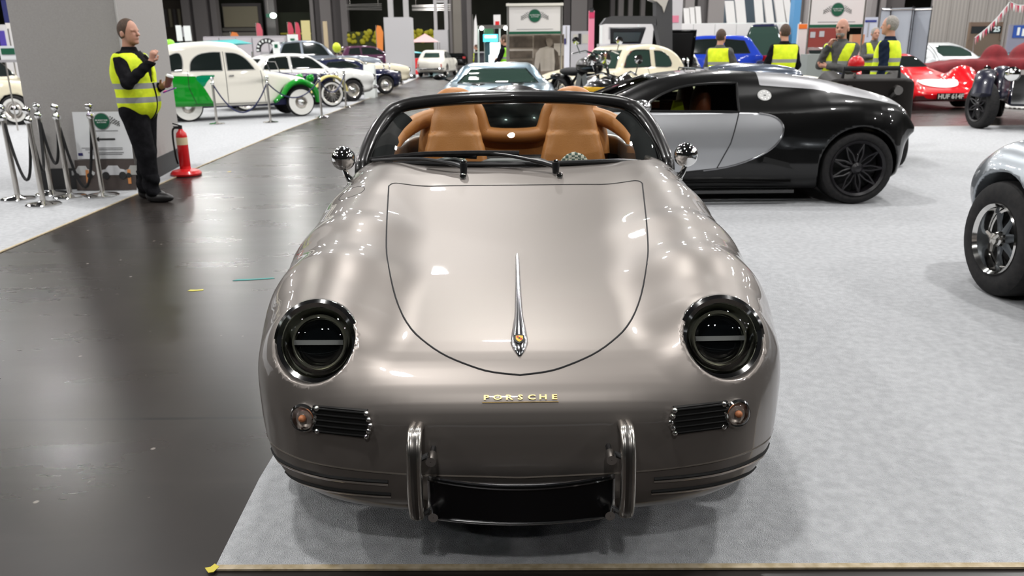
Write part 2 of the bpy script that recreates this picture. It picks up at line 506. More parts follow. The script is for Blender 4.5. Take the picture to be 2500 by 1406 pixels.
# ------------------------------------------------------------------ floor, carpets, ceiling
def floor_mat():
    m = mat('polished_concrete', (.03, .026, .024), .2, spec=.42)
    nt = m.node_tree; N = nt.nodes; L = nt.links; b = N['Principled BSDF']
    tc = N.new('ShaderNodeTexCoord')
    def noise(sc, det=4, stretch=None, rough=.6):
        mp = N.new('ShaderNodeMapping'); L.new(tc.outputs['Object'], mp.inputs[0])
        if stretch: mp.inputs['Scale'].default_value = stretch
        n = N.new('ShaderNodeTexNoise'); n.inputs['Scale'].default_value = sc; n.inputs['Detail'].default_value = det; n.inputs['Roughness'].default_value = rough
        L.new(mp.outputs[0], n.inputs[0]); return n.outputs[0]
    def ramp(src, p0, c0, p1, c1):
        r = N.new('ShaderNodeValToRGB'); e = r.color_ramp.elements
        e[0].position = p0; e[0].color = (*c0, 1); e[1].position = p1; e[1].color = (*c1, 1); L.new(src, r.inputs[0]); return r.outputs[0]
    def mixc(f, a, c):
        x = N.new('ShaderNodeMix'); x.data_type = 'RGBA'
        for i, v in ((0, f), (6, a), (7, c)):
            if isinstance(v, tuple): x.inputs[i].default_value = (*v, 1)
            else: L.new(v, x.inputs[i])
        return x.outputs[2]
    base = ramp(noise(.9, 6), .3, (.015, .0128, .012), .7, (.029, .024, .0215))
    streak = ramp(noise(1.1, 5, (.35, 5.5, 1)), .55, (0, 0, 0), .8, (.35, .35, .35))
    c = mixc(streak, base, (.045, .039, .035))
    # pale chips and scratches with a shape of their own
    fl = ramp(noise(15, 3, (1.0, .6, 1), .55), .735, (0, 0, 0), .75, (1, 1, 1))
    c = mixc(fl, c, (.085, .072, .064))
    v = N.new('ShaderNodeTexVoronoi'); v.inputs['Scale'].default_value = 5.0; L.new(tc.outputs['Object'], v.inputs[0])
    sp = ramp(v.outputs['Distance'], .035, (.8, .8, .8), .06, (0, 0, 0))
    c = mixc(sp, c, (.26, .23, .21))
    # joints between the slabs
    sx = N.new('ShaderNodeSeparateXYZ'); L.new(tc.outputs['Object'], sx.inputs[0])
    def joint(out, per, wdt):
        a = N.new('ShaderNodeMath'); a.operation = 'PINGPONG'; a.inputs[1].default_value = per; L.new(out, a.inputs[0])
        g = N.new('ShaderNodeMath'); g.operation = 'LESS_THAN'; g.inputs[1].default_value = wdt; L.new(a.outputs[0], g.inputs[0]); return g.outputs[0]
    jn = joint(sx.outputs[1], 1.56, .012)
    c = mixc(jn, c, (.012, .011, .011))
    L.new(c, b.inputs['Base Color'])
    rr = ramp(noise(1.6, 5, (.5, 1.6, 1)), .3, (.26, .26, .26), .72, (.31, .31, .31)); L.new(rr, b.inputs['Roughness'])
    bp = N.new('ShaderNodeBump'); bp.inputs['Strength'].default_value = .006; bp.inputs['Distance'].default_value = .01
    L.new(noise(26, 3), bp.inputs['Height']); L.new(bp.outputs[0], b.inputs['Normal'])
    return m
fl = MB().box((0, 60, -.05), (180, 160, .1)).obj('floor', floor_mat(), smooth=0)
tag(fl, kind='structure')
carpet_m = noise_mat('pale_grey_carpet', (.49, .50, .52), (.60, .61, .63), 24, .95, bump=1., bscale=260, detail=8, spec=.1)
edge_m = noise_mat('carpet_edge_tape', (.34, .27, .16), (.50, .42, .30), 30, .8)
def carpet(poly, label, tape):
    t = thing('carpet', label, 'carpet', (*poly[0], 0))
    o = Vector((*poly[0], 0)); n = len(poly); vs = [Vector((*p, z)) - o for z in (.0, .008) for p in poly]
    mb = MB().add(vs, [tuple(range(n, 2 * n)), tuple(reversed(range(n)))] + [(i, (i + 1) % n, (i + 1) % n + n, i + n) for i in range(n)])
    mb.obj('pile', carpet_m, t, 0)
    for a, b in tape:
        a = Vector((*a, .006)) - o; b = Vector((*b, .006)) - o; d = (b - a)
        MB().box((a + b) / 2, (d.length, .022, .007), rz=math.atan2(d.y, d.x)).obj('edge_tape', edge_m, t, 0)
    return t
Lc = [gz(0, 617), gz(330, 477), gz(500, 402), gz(696, 319), gz(900, 241)]
ang = (Lc[4].x - Lc[1].x) / (Lc[4].y - Lc[1].y)
le = [(Lc[0].x + .15, 3.0)] + [(p.x, p.y) for p in Lc] + [(-5.1, 44), (-6.4, 75)]
carpet([*le, (-40, 75), (-40, 3.0)], 'pale grey carpet left of the dark aisle, under the green and white car', list(zip(le[:-1], le[1:])))
carpet([(-.907, 2.075), (-.93, 2.6), (-.915, 4), (-1.0, 15.3), (28, 15.9), (28, 2.04), (1.5, 2.045)], 'pale grey carpet under the bronze roadster, nearest to the viewer',
       [((-.907, 2.075), (1.5, 2.045)), ((1.5, 2.045), (28, 2.04)), ((-1.0, 15.3), (28, 15.9))])
carpet([(-1.2, 20.5), (-2.2, 57), (20, 57), (20, 44), (40, 44), (40, 24.5), (12, 24.0)], 'pale grey carpet far behind, across the cross aisle on the right', [])
for px, py, a, l, cm, cn, ds in ((478, 709, .1, .05, (.55, .5, .08), 'yellow', 'small yellow tape scrap on the dark aisle floor'), (620, 682, .15, .14, (.03, .24, .22), 'teal', 'teal paint tape scrap on the dark floor left of the bronze roadster'), (560, 419, 1.2, .03, (.6, .42, .03), 'amber', 'amber paper scrap on the far aisle floor'), (891, 325, .0, .20, (.6, .6, .58), 'white', 'short white tape line on the aisle floor left of the windscreen'), (519, 1394, .8, .018, (.6, .5, .05), 'yellow2', 'yellow tape tab at the front left corner of the near carpet')):
    p = gz(px, py)
    t = MB().add([(-l, -.012, 0), (-l * .3, -.02, 0), (l, -.008, 0), (l * .9, .016, 0), (0, .01, 0), (-l * .8, .018, 0), (-l, -.012, .002), (-l * .3, -.02, .002), (l, -.008, .002), (l * .9, .016, .002), (0, .01, .002), (-l * .8, .018, .002)],
                 [(6, 7, 8, 9, 10, 11)] + [(i, (i + 1) % 6, (i + 1) % 6 + 6, i + 6) for i in range(6)]).obj('tape_scrap', mat('scrap_' + cn, cm, .6), None, 0)
    t.location = (p.x, p.y, .0085 if px == 519 else .0005); t.rotation_euler.z = a
    tag(t, ds, 'tape')
# ------------------------------------------------------------------ the bronze roadster (front faces the camera)
bronze = mat('paint_bronze', (.262, .236, .217), .42, .78, coat=1., cr=.02)
def hero():
    T = thing('roadster', 'bronze open-top roadster with round headlamps, nose toward the camera', 'car', (.020, 1.985, 0), -PI / 2)
    side = spl([(-.30, .19), (-.10, .195), (-.03, .235), (.0, .32), (-.005, .42), (-.035, .54), (-.105, .615), (-.23, .675), (-.55, .752), (-.9, .812), (-1.35, .892), (-1.74, .972), (-2.1, .985), (-2.9, .98), (-3.3, .97), (-3.7, .88), (-4.05, .7), (-4.24, .48), (-4.22, .3), (-4.05, .2), (-3.9, .19)], 4)
    plan = [(-(s), w_) for s, w_ in spl([(-.16, 0), (-.14, .35), (-.03, .58), (.10, .71), (.26, .79), (.5, .838), (.95, .86), (1.5, .85), (2.2, .85), (2.9, .872), (3.3, .885), (3.8, .83), (4.1, .65), (4.25, .35), (4.27, 0)], 4, False)]
    plan = plan + [(x, -y) for x, y in reversed(plan[1:-1])]
    fend = [((-.34, .590, .612), .172), ((-.62, .605, .635), .205), ((-1.0, .62, .66), .215), ((-1.5, .635, .685), .22), ((-2.0, .64, .72), .21), ((-2.6, .62, .74), .19)]
    hc = np.array((-.345, .594, .632)); hn = np.array((.935, .02, .36)); hn = hn / np.linalg.norm(hn)
    fS = sdtab(side, .01); fP = sdtab(plan, .01)
    def F(x, y, z):
        S = fS(x, z); Pn = fP(x, y)
        d = smax(S, Pn + .05 * np.clip((.75 - z) / .5, -.3, 1) * 0 + np.maximum(0, z - .62) * .22 + np.maximum(0, .3 - z) * .35, .26)
        ya = np.abs(y)
        f = 1e3
        for (a, ra), (b, rb) in zip(fend[:-1], fend[1:]):
            c = capsule(x, ya, z, a, b, ra, rb)
            f = c if isinstance(f, float) else smin(f, c, .05)
        # tuck the fender tubes into the nose
        d = smin(d, f, .13)
        d = smin(d, capsule(x, ya, z, (-2.85, .68, .58), (-3.45, .68, .58), .28, .26), .15)
        # bumper lip crease
        # headlamp pocket
        px, py, pz = x - hc[0], ya - hc[1], z - hc[2]
        t = px * hn[0] + py * hn[1] + pz * hn[2]
        rr = np.sqrt(np.maximum(px * px + py * py + pz * pz - t * t, 0))
        d = smax(d, -np.maximum(rr - .117, .055 - t), .012)
        # arches
        for ax in (-.78, -3.2):
            arc = np.maximum(np.sqrt((x - ax) ** 2 + (z - .33) ** 2) - .355, .60 - ya)
            d = smax(d, -arc, .02)
        # cockpit
        tub = sbox(x, y, z, (-2.52, 0, .98), (.66, .66, .62), .12)
        d = smax(d, -tub, .025)
        # bumper slots
        return d
    body_m = bronze
    hood = spl([(-.108, 0), (-.128, .12), (-.20, .25), (-.36, .36), (-.66, .445), (-1.05, .50), (-1.40, .542), (-1.455, .546), (-1.49, .53), (-1.50, .49), (-1.51, .3), (-1.51, 0)], 6, False)
    hood = hood + [(x, -y) for x, y in reversed(hood[1:-1])]
    up = lambda P, N: (N[:, 2] > .2) & (P[:, 2] > .5)
    inner = lambda P: sdpoly(P[:, 0], P[:, 2], [(-1.84, .3), (-3.2, .3), (-3.2, 1.3), (-1.84, 1.3)])
    regs = [('bonnet', 'xy', hood, up),
            ('tub', 'xy', [(-1.8, -.69), (-1.8, .69), (-3.24, .69), (-3.24, -.69)], lambda P, N: ((np.abs(P[:, 1]) < .675) & (P[:, 0] > -3.2) & (P[:, 0] < -1.85) & (P[:, 2] < .86))),
            ('arch', 'xz', [(-.78 + .362 * math.cos(a), .33 + .362 * math.sin(a)) for a in np.linspace(0, 2 * PI, 40)[:-1]], lambda P, N: (P[:, 1] * N[:, 1] < .02) & (np.abs(P[:, 1]) > .57) | ((np.abs(P[:, 1]) < .63) & (P[:, 2] < .6))),
            ('arch', 'xz', [(-3.2 + .362 * math.cos(a), .33 + .362 * math.sin(a)) for a in np.linspace(0, 2 * PI, 40)[:-1]], lambda P, N: (P[:, 1] * N[:, 1] < .02) & (np.abs(P[:, 1]) > .57) | ((np.abs(P[:, 1]) < .63) & (P[:, 2] < .6)))]
    out = shell(F, (-4.3, -.95, .13), (.05, .95, 1.05), .0125, regs, {'body': ('body', body_m), 'bonnet': ('bonnet', body_m), 'tub': ('cockpit_tub', matt_black), 'arch': ('wheel_arch', matt_black)}, T, smooth=2)
    sm = matt_black
    seam('bonnet_seam', F, 'xy', resample(hood, .03), .0035, sm, T, far=1.3, near=.3, lift=-.0012)
    seam('filler_seam', F, 'xy', [(-1.40 + .062 * math.cos(a), -.70 + .055 * math.sin(a)) for a in np.linspace(0, 2 * PI, 28)[:-1]], .0018, sm, T, far=1.3, near=.3, lift=-.0006)
    # crease between body and bumper, its shade put in as darker bronze
    seam('bumper_seam', F, 'yz', [(y, .378 - .03 * (1 - abs(y) / .78)) for y in np.linspace(-.80, .80, 60)], .0035, mat('paint_bronze_dark', (.16, .14, .12), .4, .8, coat=1.), T, closed=False, far=.2, near=-1., lift=-.001)
    lipm = mat('paint_bronze_light', (.40, .35, .31), .3, .85, coat=1.); slm = mat('slot_black', (.004, .004, .004), .7)  # slot lips get a paler bronze: caught light put into the colour
    for sy in (-1, 1):
        for z0, y0, y1 in ((.335, .375, .755), (.292, .37, .70)):
            pts = [(sy * y, z0 + .02 * max(0, (y - .55)) * 2) for y in np.linspace(y0, y1, 30)]
            seam('bumper_slot', F, 'yz', pts, .0062, slm, T, closed=False, far=.2, near=-1., lift=-.001)
            seam('slot_lip', F, 'yz', [(a, b - .0085) for a, b in pts], .0042, lipm, T, closed=False, far=.2, near=-1., lift=.0005)
    for sy in (-1, 1):
        seam('door_seam', F, 'xz', spl([(-1.78, .9), (-1.78, .9), (-1.76, .6), (-1.8, .3), (-1.86, .24), (-2.3, .22), (-2.75, .24), (-2.84, .34), (-2.9, .6), (-2.92, .9), (-2.92, .9)], 5, False), .0025, sm, T, side=sy, closed=False, far=1.)
    # headlamps
    dark = mat('lamp_bowl', (.42, .43, .36), .28, .55)
    for sy in (-1, 1):
        n = Vector((hn[0], hn[1] * sy, hn[2])).normalized()
        q = n.to_track_quat('Z', 'Y').to_matrix().to_4x4()
        c = Vector((hc[0], hc[1] * sy, hc[2])) + n * .118
        e = D.objects.new('headlamp', None); COL.objects.link(e); e.parent = T; e.matrix_local = Matrix.Translation(c) @ q; e.empty_display_size = .03
        MB().lathe([(.112, -.02), (.130, -.016), (.1322, -.004), (.128, .010), (.117, .017), (.105, .013), (.101, .0)], 64).obj('bezel', chrome, e)
        MB().lathe([(.001, .052), (.03, .050), (.06, .042), (.085, .028), (.1045, .006)][::-1], 48).obj('lens', glass_clear, e)
        MB().lathe([(.103, .006), (.096, -.012), (.086, -.03), (.078, -.034), (.076, -.045), (.001, -.05)], 48).obj('bowl', dark, e)
        MB().lathe([(.082, -.022), (.084, -.018), (.080, -.012), (.074, -.014), (.073, -.03)], 48).obj('inner_ring', mat('ring_metal', (.55, .54, .44), .25, .7), e)
        for s2 in (-1, 1):
            mb = MB(); k = 20
            vs = []
            for j in range(6):
                ph = j / 5 * PI / 2
                for i in range(k + 1):
                    a = PI * i / k
                    vs.append((math.cos(a) * .070 * math.sin(ph) if 1 else 0, s2 * (.008 + math.sin(a) * .062 * math.sin(ph)), -.034 + .020 * math.cos(ph)))
            fs = [(j * (k + 1) + i, j * (k + 1) + i + 1, (j + 1) * (k + 1) + i + 1, (j + 1) * (k + 1) + i) for j in range(5) for i in range(k)]
            mb.add(vs, fs if s2 < 0 else [f[::-1] for f in fs]).obj('projector', mat('projector_glass', (.004, .005, .006), .03, spec=.35), e)
        MB().box((0, 0, -.018), (.146, .014, .022)).obj('divider_bar', mat('bar_metal', (.7, .7, .7), .25, .7), e)
        MB().box((0, 0, .0), (.018, .026, .022)).obj('lower_tab', steel, e).location = Vector(q.to_3x3().inverted() @ Vector((.0, 0, -.137))) + Vector((0, 0, -.008))
    # indicator and horn grille units
    for sy in (-1, 1):
        yc, zc = .612, .505
        P, ok = drop(F, 'yz', [(sy * yc, zc), (sy * .44, zc), (sy * .54, zc)], .3, 1, -1.)
        p0, p1 = Vector(P[0]), Vector(P[1])
        e = D.objects.new('indicator_unit', None); COL.objects.link(e); e.parent = T; e.empty_display_size = .03
        ax = (p0 - p1).normalized(); nrm = Vector((ax.y, -ax.x, 0)); nrm = nrm if nrm.x > 0 else -nrm
        nrm = (nrm + Vector((0, 0, .12))).normalized(); upv = nrm.cross(ax); upv = upv if upv.z > 0 else -upv
        R = Matrix((ax * sy, nrm, upv)).transposed()
        if R.determinant() < 0: R = Matrix((-ax * sy, nrm, upv)).transposed()
        e.matrix_local = Matrix.Translation(p0 + nrm * .004) @ R.to_4x4()
        sx = 1 if (R @ Vector((1, 0, 0))).dot(ax) > 0 else -1
        MB().lathe([(.040, -.02), (.042, .006), (.037, .014), (.033, .012)], 32, 'y').obj('lamp_ring', chrome, e)
        MB().lathe([(.034, .01), (.030, .022), (.018, .031), (.001, .034)], 32, 'y').obj('lamp_lens', glass_clear, e)
        MB().lathe([(.034, .008), (.02, .0), (.001, .002)], 24, 'y').obj('lamp_reflector', mat('lamp_reflector', (.62, .52, .48), .3, .4), e)
        MB().ball((0, .012, 0), .011, 8).obj('bulb', mat('amber_bulb', (.62, .22, .10), .4), e)
        L = (p0 - p1).length * .9
        MB().box((-sx * (L / 2 + .03), -.006, 0), (L, .024, .078)).obj('grille_back', mat('grille_black', (.004, .004, .004), .6), e)
        for i in range(5):
            z = (i - 2) * .0165; ln = L + .012 * (1 - abs(i - 2) / 2.)
            s = MB(); s.tube([(-sx * .03, .008, z), (-sx * (.03 + ln * .5), .009, z), (-sx * (.03 + ln), .007, z)], .0032, 8)
            s.obj('grille_bar', mat('dark_bar', (.008, .008, .008), .3), e)
            MB().ball((-sx * (.034 + ln), .008, z), .0078, 8).obj('bar_tip', chrome, e)
            if abs(i - 2) == 2: MB().ball((-sx * .044, .008, z), .008, 8).obj('bar_tip', chrome, e)
    # overriders
    for sy in (-1, 1):
        y = sy * .288
        e = D.objects.new('overrider', None); COL.objects.link(e); e.parent = T; e.empty_display_size = .03
        pts = spl([(-.035, y, .500), (.02, y, .505), (.056, y, .468), (.07, y, .40), (.07, y, .32), (.05, y, .268), (.0, y, .26), (-.05, y, .265)], 6, False)
        for dy in (-.0085, .0085):
            MB().tube([(p[0], p[1] + dy, p[2]) for p in pts], .0125, 14).obj('tube', steel, e)
        MB().tube([(p[0] + .004, p[1], p[2]) for p in pts], .012, 8).obj('joint_strip', mat('dark_steel', (.2, .19, .18), .3, 1.), e)
        for z in (.44, .27):
            MB().lathe([(.001, 0), (.011, .002), (.014, .01), (.014, .05), (.001, .05)], 12, 'x', c=(.015, y - sy * .045, z)).obj('bolt', chrome, e)
            MB().tube([(.06, y, z), (.015, y - sy * .045, z), (-.03, y - sy * .045, z)], .008, 6).obj('bracket', black, e)
    # number plate holder (blank black)
    e = D.objects.new('number_plate', None); COL.objects.link(e); e.parent = T; e.empty_display_size = .03
    k = 14; xs = [(-.256 + .512 * i / k) for i in range(k + 1)]
    cx = lambda y: .055 - .10 * y * y / .256 / .256 * .35
    lo = lambda y: .243 + .0 * y; hi = lambda y: .362 + .0
    v = []; 
    for y in xs:
        for (z, dx) in ((lo(y), 0), (hi(y), 0), (hi(y), -.012), (lo(y), -.012)): v.append((cx(y) + dx, y, z))
    f = []
    for i in range(k):
        for j in range(4): f.append((i * 4 + j, i * 4 + (j + 1) % 4, (i + 1) * 4 + (j + 1) % 4, (i + 1) * 4 + j))
    f += [(3, 2, 1, 0), tuple(k * 4 + j for j in range(4))]
    MB().add(v, [q[::-1] for q in f]).obj('plate', mat('plate_black', (.003, .003, .004), .22), e)
    fr = [(cx(y) + .002, y, lo(y)) for y in xs] + [(cx(y) + .002, y, hi(y)) for y in reversed(xs)]
    MB().tube(fr, .0042, 8, True).obj('plate_frame', mat('plate_frame', (.55, .55, .56), .25, 1.), e)
    MB().tube([(cx(y) + .004, y, hi(y) + .003 - .012 * (1 - (y / .256) ** 2) * 1.0 + .004) for y in xs], .0075, 8).obj('top_trim', mat('black_chrome', (.25, .25, .26), .12, 1.), e)
    # chin under the bumper
    MB().box((-.42, 0, .15), (.42, .8, .04)).obj('under_tray', matt_black, T)
    # bonnet handle with crest
    e = D.objects.new('bonnet_handle', None); COL.objects.link(e); e.parent = T; e.empty_display_size = .03
    sl = np.linspace(-.165, -.79, 24)
    P, ok = drop(F, 'xy', [(s, 0) for s in sl], 1.3, 1, .3)
    hw = np.interp(sl[::-1], [-.79, -.77, -.6, -.36, -.27, -.215, -.18, -.165], [.004, .0065, .0085, .0130, .0225, .0265, .016, .004])[::-1]
    ht = np.interp(sl[::-1], [-.79, -.7, -.36, -.27, -.2, -.165], [.006, .012, .020, .020, .016, .006])[::-1]
    v = []; nn = 12
    for i in range(len(sl)):
        for j in range(nn):
            a = 2 * PI * j / nn
            v.append((P[i, 0], hw[i] * math.cos(a), P[i, 2] + ht[i] * max(-.3, math.sin(a))))
    f = [(i * nn + j, i * nn + (j + 1) % nn, (i + 1) * nn + (j + 1) % nn, (i + 1) * nn + j) for i in range(len(sl) - 1) for j in range(nn)]
    f += [tuple(reversed(range(nn))), tuple((len(sl) - 1) * nn + j for j in range(nn))]
    MB().add(v, [q[::-1] for q in f]).obj('handle_bar', mat('polished_alloy', (.85, .85, .87), .14, 1.), e, 60)
    pz = np.interp(.212, -sl, P[:, 2]); cM = Matrix.Translation((-.212, 0, pz + .0185)) @ Matrix.Rotation(math.radians(24), 4, 'Y') @ Matrix.Rotation(PI / 2, 4, 'Z') @ Matrix.Rotation(-PI/2, 4, 'X')
    sh = [(-.0155, .016), (0, .0185), (.0155, .016), (.0155, -.003), (.009, -.014), (0, -.021), (-.009, -.014), (-.0155, -.003)]
    MB().plate(sh, .004, cM).obj('crest_back', mat('crest_black', (.01, .01, .01), .3), e, 0)
    cr = D.objects['crest_back']
    MB().plate([(a * .68, b * .68) for a, b in sh], .006, cM).obj('crest_gold', mat('crest_gold', (.62, .40, .08), .3, .8), e, 0)
    for a, b, c_ in ((-.005, .006, (.5, .02, .02)), (.005, -.003, (.5, .02, .02)), (.0, .001, (.01, .01, .01))):
        MB().plate([(a - .003, b - .0035), (a + .003, b - .0035), (a + .003, b + .0035), (a - .003, b + .0035)], .0068, cM).obj('crest_field', mat('crest_%d' % (c_[0] * 100), c_, .4), e, 0)
    # lettering on the nose
    e = D.objects.new('lettering', None); COL.objects.link(e); e.parent = T; e.empty_display_size = .03
    gold = mat('gold_letter', (.60, .42, .17), .34, 1.)
    for i, ch in enumerate('PORSCHE'):
        y = (i - 3) * .0315; P2, ok = drop(F, 'yz', [(y, .560), (y, .580)], .3, 1, -1.)
        a = Vector(P2[0]); b = Vector(P2[1]); upv = (b - a).normalized(); ri = Vector((0, 1, 0)); nr = ri.cross(upv)
        M = Matrix.Translation((a + b) / 2 + nr * .003) @ Matrix((ri, upv, nr)).transposed().to_4x4() @ Matrix.Diagonal((1.35, .8, 1, 1))
        text('letter', ch, .0235, gold, e, M, .003, bold=.0006)
    P2, ok = drop(F, 'yz', [(y, .5605) for y in np.linspace(-.106, .106, 12)], .3, 1, -1.)
    MB().tube([Vector(p) + Vector((.003, 0, .001)) for p in P2], .0014, 6).obj('underline', gold, e)
    # windscreen
    base = [(-2.075, .772, .925), (-1.98, .70, .952), (-1.86, .52, .985), (-1.79, .28, .99), (-1.765, 0, .99)]
    top = [(-2.24, .735, 1.06), (-2.36, .675, 1.16), (-2.40, .60, 1.212), (-2.34, .30, 1.252), (-2.31, 0, 1.260)]
    b = spl(base, 6, False); t = spl(top, 6, False)
    b = b + [(p[0], -p[1], p[2]) for p in reversed(b[:-1])]; t = t + [(p[0], -p[1], p[2]) for p in reversed(t[:-1])]
    n = len(b); v = []; m_ = 8
    for i in range(n):
        for j in range(m_ + 1):
            q = j / m_; a = Vector(b[i]); c = Vector(t[i]); p = a.lerp(c, q); p.x += .05 * math.sin(PI * q) * .8; v.append(p)
    f = [(i * (m_ + 1) + j, i * (m_ + 1) + j + 1, (i + 1) * (m_ + 1) + j + 1, (i + 1) * (m_ + 1) + j) for i in range(n - 1) for j in range(m_)]
    MB().add(v, f).obj('windscreen_glass', thin_glass('windscreen_glass', (.92, .96, .94), 1.25), T)
    frm = mat('frame_black', (.012, .011, .011), .28, coat=.5)
    pp = [(-2.075, .775, .90)] + spl([(-2.09, .772, .945), (-2.17, .752, 1.02), (-2.26, .722, 1.095), (-2.35, .67, 1.17), (-2.385, .60, 1.213), (-2.375, .48, 1.235), (-2.34, .28, 1.253), (-2.32, 0, 1.262)], 5, False)
    pp = pp + [(p[0], -p[1], p[2]) for p in reversed(pp[:-1])]
    MB().tube(pp, [.040 if abs(p[1]) > .62 else .036 for p in pp], 14, flat=.8, up=(1, 0, 0)).obj('windscreen_frame', frm, T)
    inn = [(-2.12, .70, .94), (-2.2, .69, 1.02), (-2.32, .64, 1.11), (-2.38, .585, 1.165)]
    for sy in (-1, 1):
        MB().tube([(p[0], p[1] * sy, p[2]) for p in spl(inn, 5, False)], [.075] * 8 + [.055] * 8, 10, flat=.4, up=(1, 0, 0)).obj('pillar_trim', matt_black, T)
    bs = [(p[0] + .02, p[1] * 1.0, p[2] - .004) for p in b]
    MB().tube(bs, .013, 8).obj('base_seal', black, T)
    # wipers
    for k, (x0, y0, pts) in enumerate(((-1.66, -.235, [(-1.66, -.235, .985), (-1.70, -.30, 1.0), (-1.78, -.46, 1.012), (-1.90, -.69, .99)]), (-1.655, .185, [(-1.655, .185, .985), (-1.70, .10, 1.005), (-1.77, -.08, 1.03), (-1.80, -.22, 1.025)]))):
        e = D.objects.new('wiper', None); COL.objects.link(e); e.parent = T; e.empty_display_size = .03
        p = spl(pts, 5, False)
        MB().tube(p, [.011] * 6 + [.008] * (len(p) - 6), 8).obj('arm', black, e)
        MB().lathe([(.001, .035), (.016, .032), (.018, .02), (.014, -.03)], 14, c=(x0, y0, .975)).obj('pivot', black, e)
        MB().lathe([(.001, .0), (.011, .002), (.013, -.008)], 14, c=(x0, y0, 1.014)).obj('pivot_cap', chrome, e)
        if k == 0: bl = [(-1.78, -.18, 1.02), (-1.84, -.42, 1.025), (-1.95, -.71, .985)]
        else: bl = [(-1.785, .02, 1.03), (-1.78, -.2, 1.035), (-1.80, -.42, 1.03)]
        MB().tube(spl(bl, 6, False), .009, 6, flat=1.6).obj('blade', rubber, e)
    for y in (-.235, .2):
        MB().lathe([(.001, .014), (.012, .011), (.016, 0), (.016, -.01)], 14, c=(-1.60, y, .955)).obj('washer_jet', chrome, T)
    # mirrors
    for sy in (-1, 1):
        e = D.objects.new('wing_mirror', None); COL.objects.link(e); e.parent = T; e.location = (-2.02, sy * .855, .985); e.empty_display_size = .03
        MB().lathe([(.001, .055), (.02, .053), (.042, .04), (.056, .018), (.06, -.005), (.058, -.018), (.05, -.02), (.048, -.014), (.001, -.012)], 28, 'x').obj('shell', chrome, e)
        MB().tube([(-.0, 0, -.05), (.01, -sy * .015, -.085), (.03, -sy * .045, -.115)], [.012, .014, .022], 10).obj('stalk', chrome, e)
        MB().ball((.03, -sy * .045, -.118), .034, 10, (1.3, .8, .45)).obj('foot', chrome, e)
    # dashboard, steering wheel, seats, inner trim
    def sd(name, f, lo, hi, h, m): return link(name, np_mesh(name, *(lambda P, Q: (P, Q, (lambda N: N / np.maximum(np.linalg.norm(N, axis=1), 1e-6)[:, None])(grad(f, P)[1])))(*mesh_sdf(f, lo, hi, h))), m, T)
    sd('dashboard', lambda x, y, z: smin(sbox(x, y, z, (-2.0, 0, .86), (.14, .66, .09), .06), sbox(x, y, z, (-2.02, -.0, .92), (.07, .16, .05), .04), .05), (-2.2, -.7, .7), (-1.8, .7, 1.02), .02, mat('dash_black', (.015, .014, .014), .5))
    e = MB().lathe([(.175 + .014 * math.cos(a), .014 * math.sin(a)) for a in np.linspace(0, 2 * PI, 9)], 36, 'x').obj('steering_wheel', black, T); e.location = (-2.22, -.34, .80); e.rotation_euler = (0, .45, 0)
    MB().ball((0, 0, 0), .06, 8, (.4, 1, 1)).box((0, 0, 0), (.015, .33, .03)).obj('spokes', black, e)
    tart = mat('tartan_cloth', (.42, .42, .36), .9)
    nt = tart.node_tree; ck = nt.nodes.new('ShaderNodeTexChecker'); ck.inputs['Scale'].default_value = 55; ck.inputs[1].default_value = (.08, .12, .10, 1); ck.inputs[2].default_value = (.62, .60, .50, 1)
    tcn = nt.nodes.new('ShaderNodeTexCoord'); nt.links.new(tcn.outputs['Object'], ck.inputs[0]); nt.links.new(ck.outputs[0], nt.nodes['Principled BSDF'].inputs['Base Color'])
    for sy in (-1, 1):
        yc = sy * .355
        e = D.objects.new('seat', None); COL.objects.link(e); e.parent = T; e.location = (-2.78, yc, .32); e.empty_display_size = .05
        def back(x, y, z):
            zz = np.clip((z - .28) / .72, 0, 1); xo = -.02 - zz * .17
            wdt = .235 - .065 * np.clip((z - .35) / .3, 0, 1) - .045 * np.clip((z - .62) / .3, 0, 1)
            q = np.abs(y) - wdt; a = np.abs(x - xo) - (.05 + .06 * np.clip(np.abs(y) / .2, 0, 1) ** 2 * (z < .7))
            b_ = np.abs(z - .52) - .36
            d = smax(smax(q, a, .08), b_, .12)
            return smin(d, ellipsoid(x, y, z, (-.18, 0, .88), (.062, .125, .085)), .05)
        link('backrest', np_mesh('backrest', *(lambda P, Q: (P, Q))(*mesh_sdf(back, (-.4, -.3, .1), (.2, .3, 1.), .02))), tan, e)
        cush = lambda x, y, z: smax(ellipsoid(x, y, z, (.14, 0, .16), (.32, .27, .12)), np.abs(y) - .25, .05)
        link('cushion', np_mesh('cushion', *mesh_sdf(cush, (-.2, -.3, 0), (.5, .3, .3), .025)), tan, e)
        ins = lambda x, y, z: ellipsoid(x, y, z, (.052, 0, .465), (.035, .105, .135))
        link('tartan_insert', np_mesh('tartan_insert', *mesh_sdf(ins, (-.05, -.2, .2), (.15, .2, .6), .015)), tart, e)
        # door card, rising into the rear quarter
        pts = [(-1.9, .70, .86), (-2.3, .72, .90), (-2.62, .72, .93), (-2.85, .70, 1.0), (-3.02, .60, 1.07), (-3.12, .5, 1.10)]
        MB().tube([(p[0], p[1] * sy, p[2]) for p in spl(pts, 6, False)], .052, 12).obj('door_trim', tan, T)
        MB().box((-2.55, sy * .685, .68), (1.25, .03, .40)).obj('door_card', tan, T)
        MB().lathe([(.03, -.01), (.034, .012), (.02, .022), (.001, .02)], 18, 'x', c=(-2.2, sy * .66, .83)).obj('air_vent', chrome, T)
    # roll hoop, rear bulkhead and deflector
    zt = 1.205
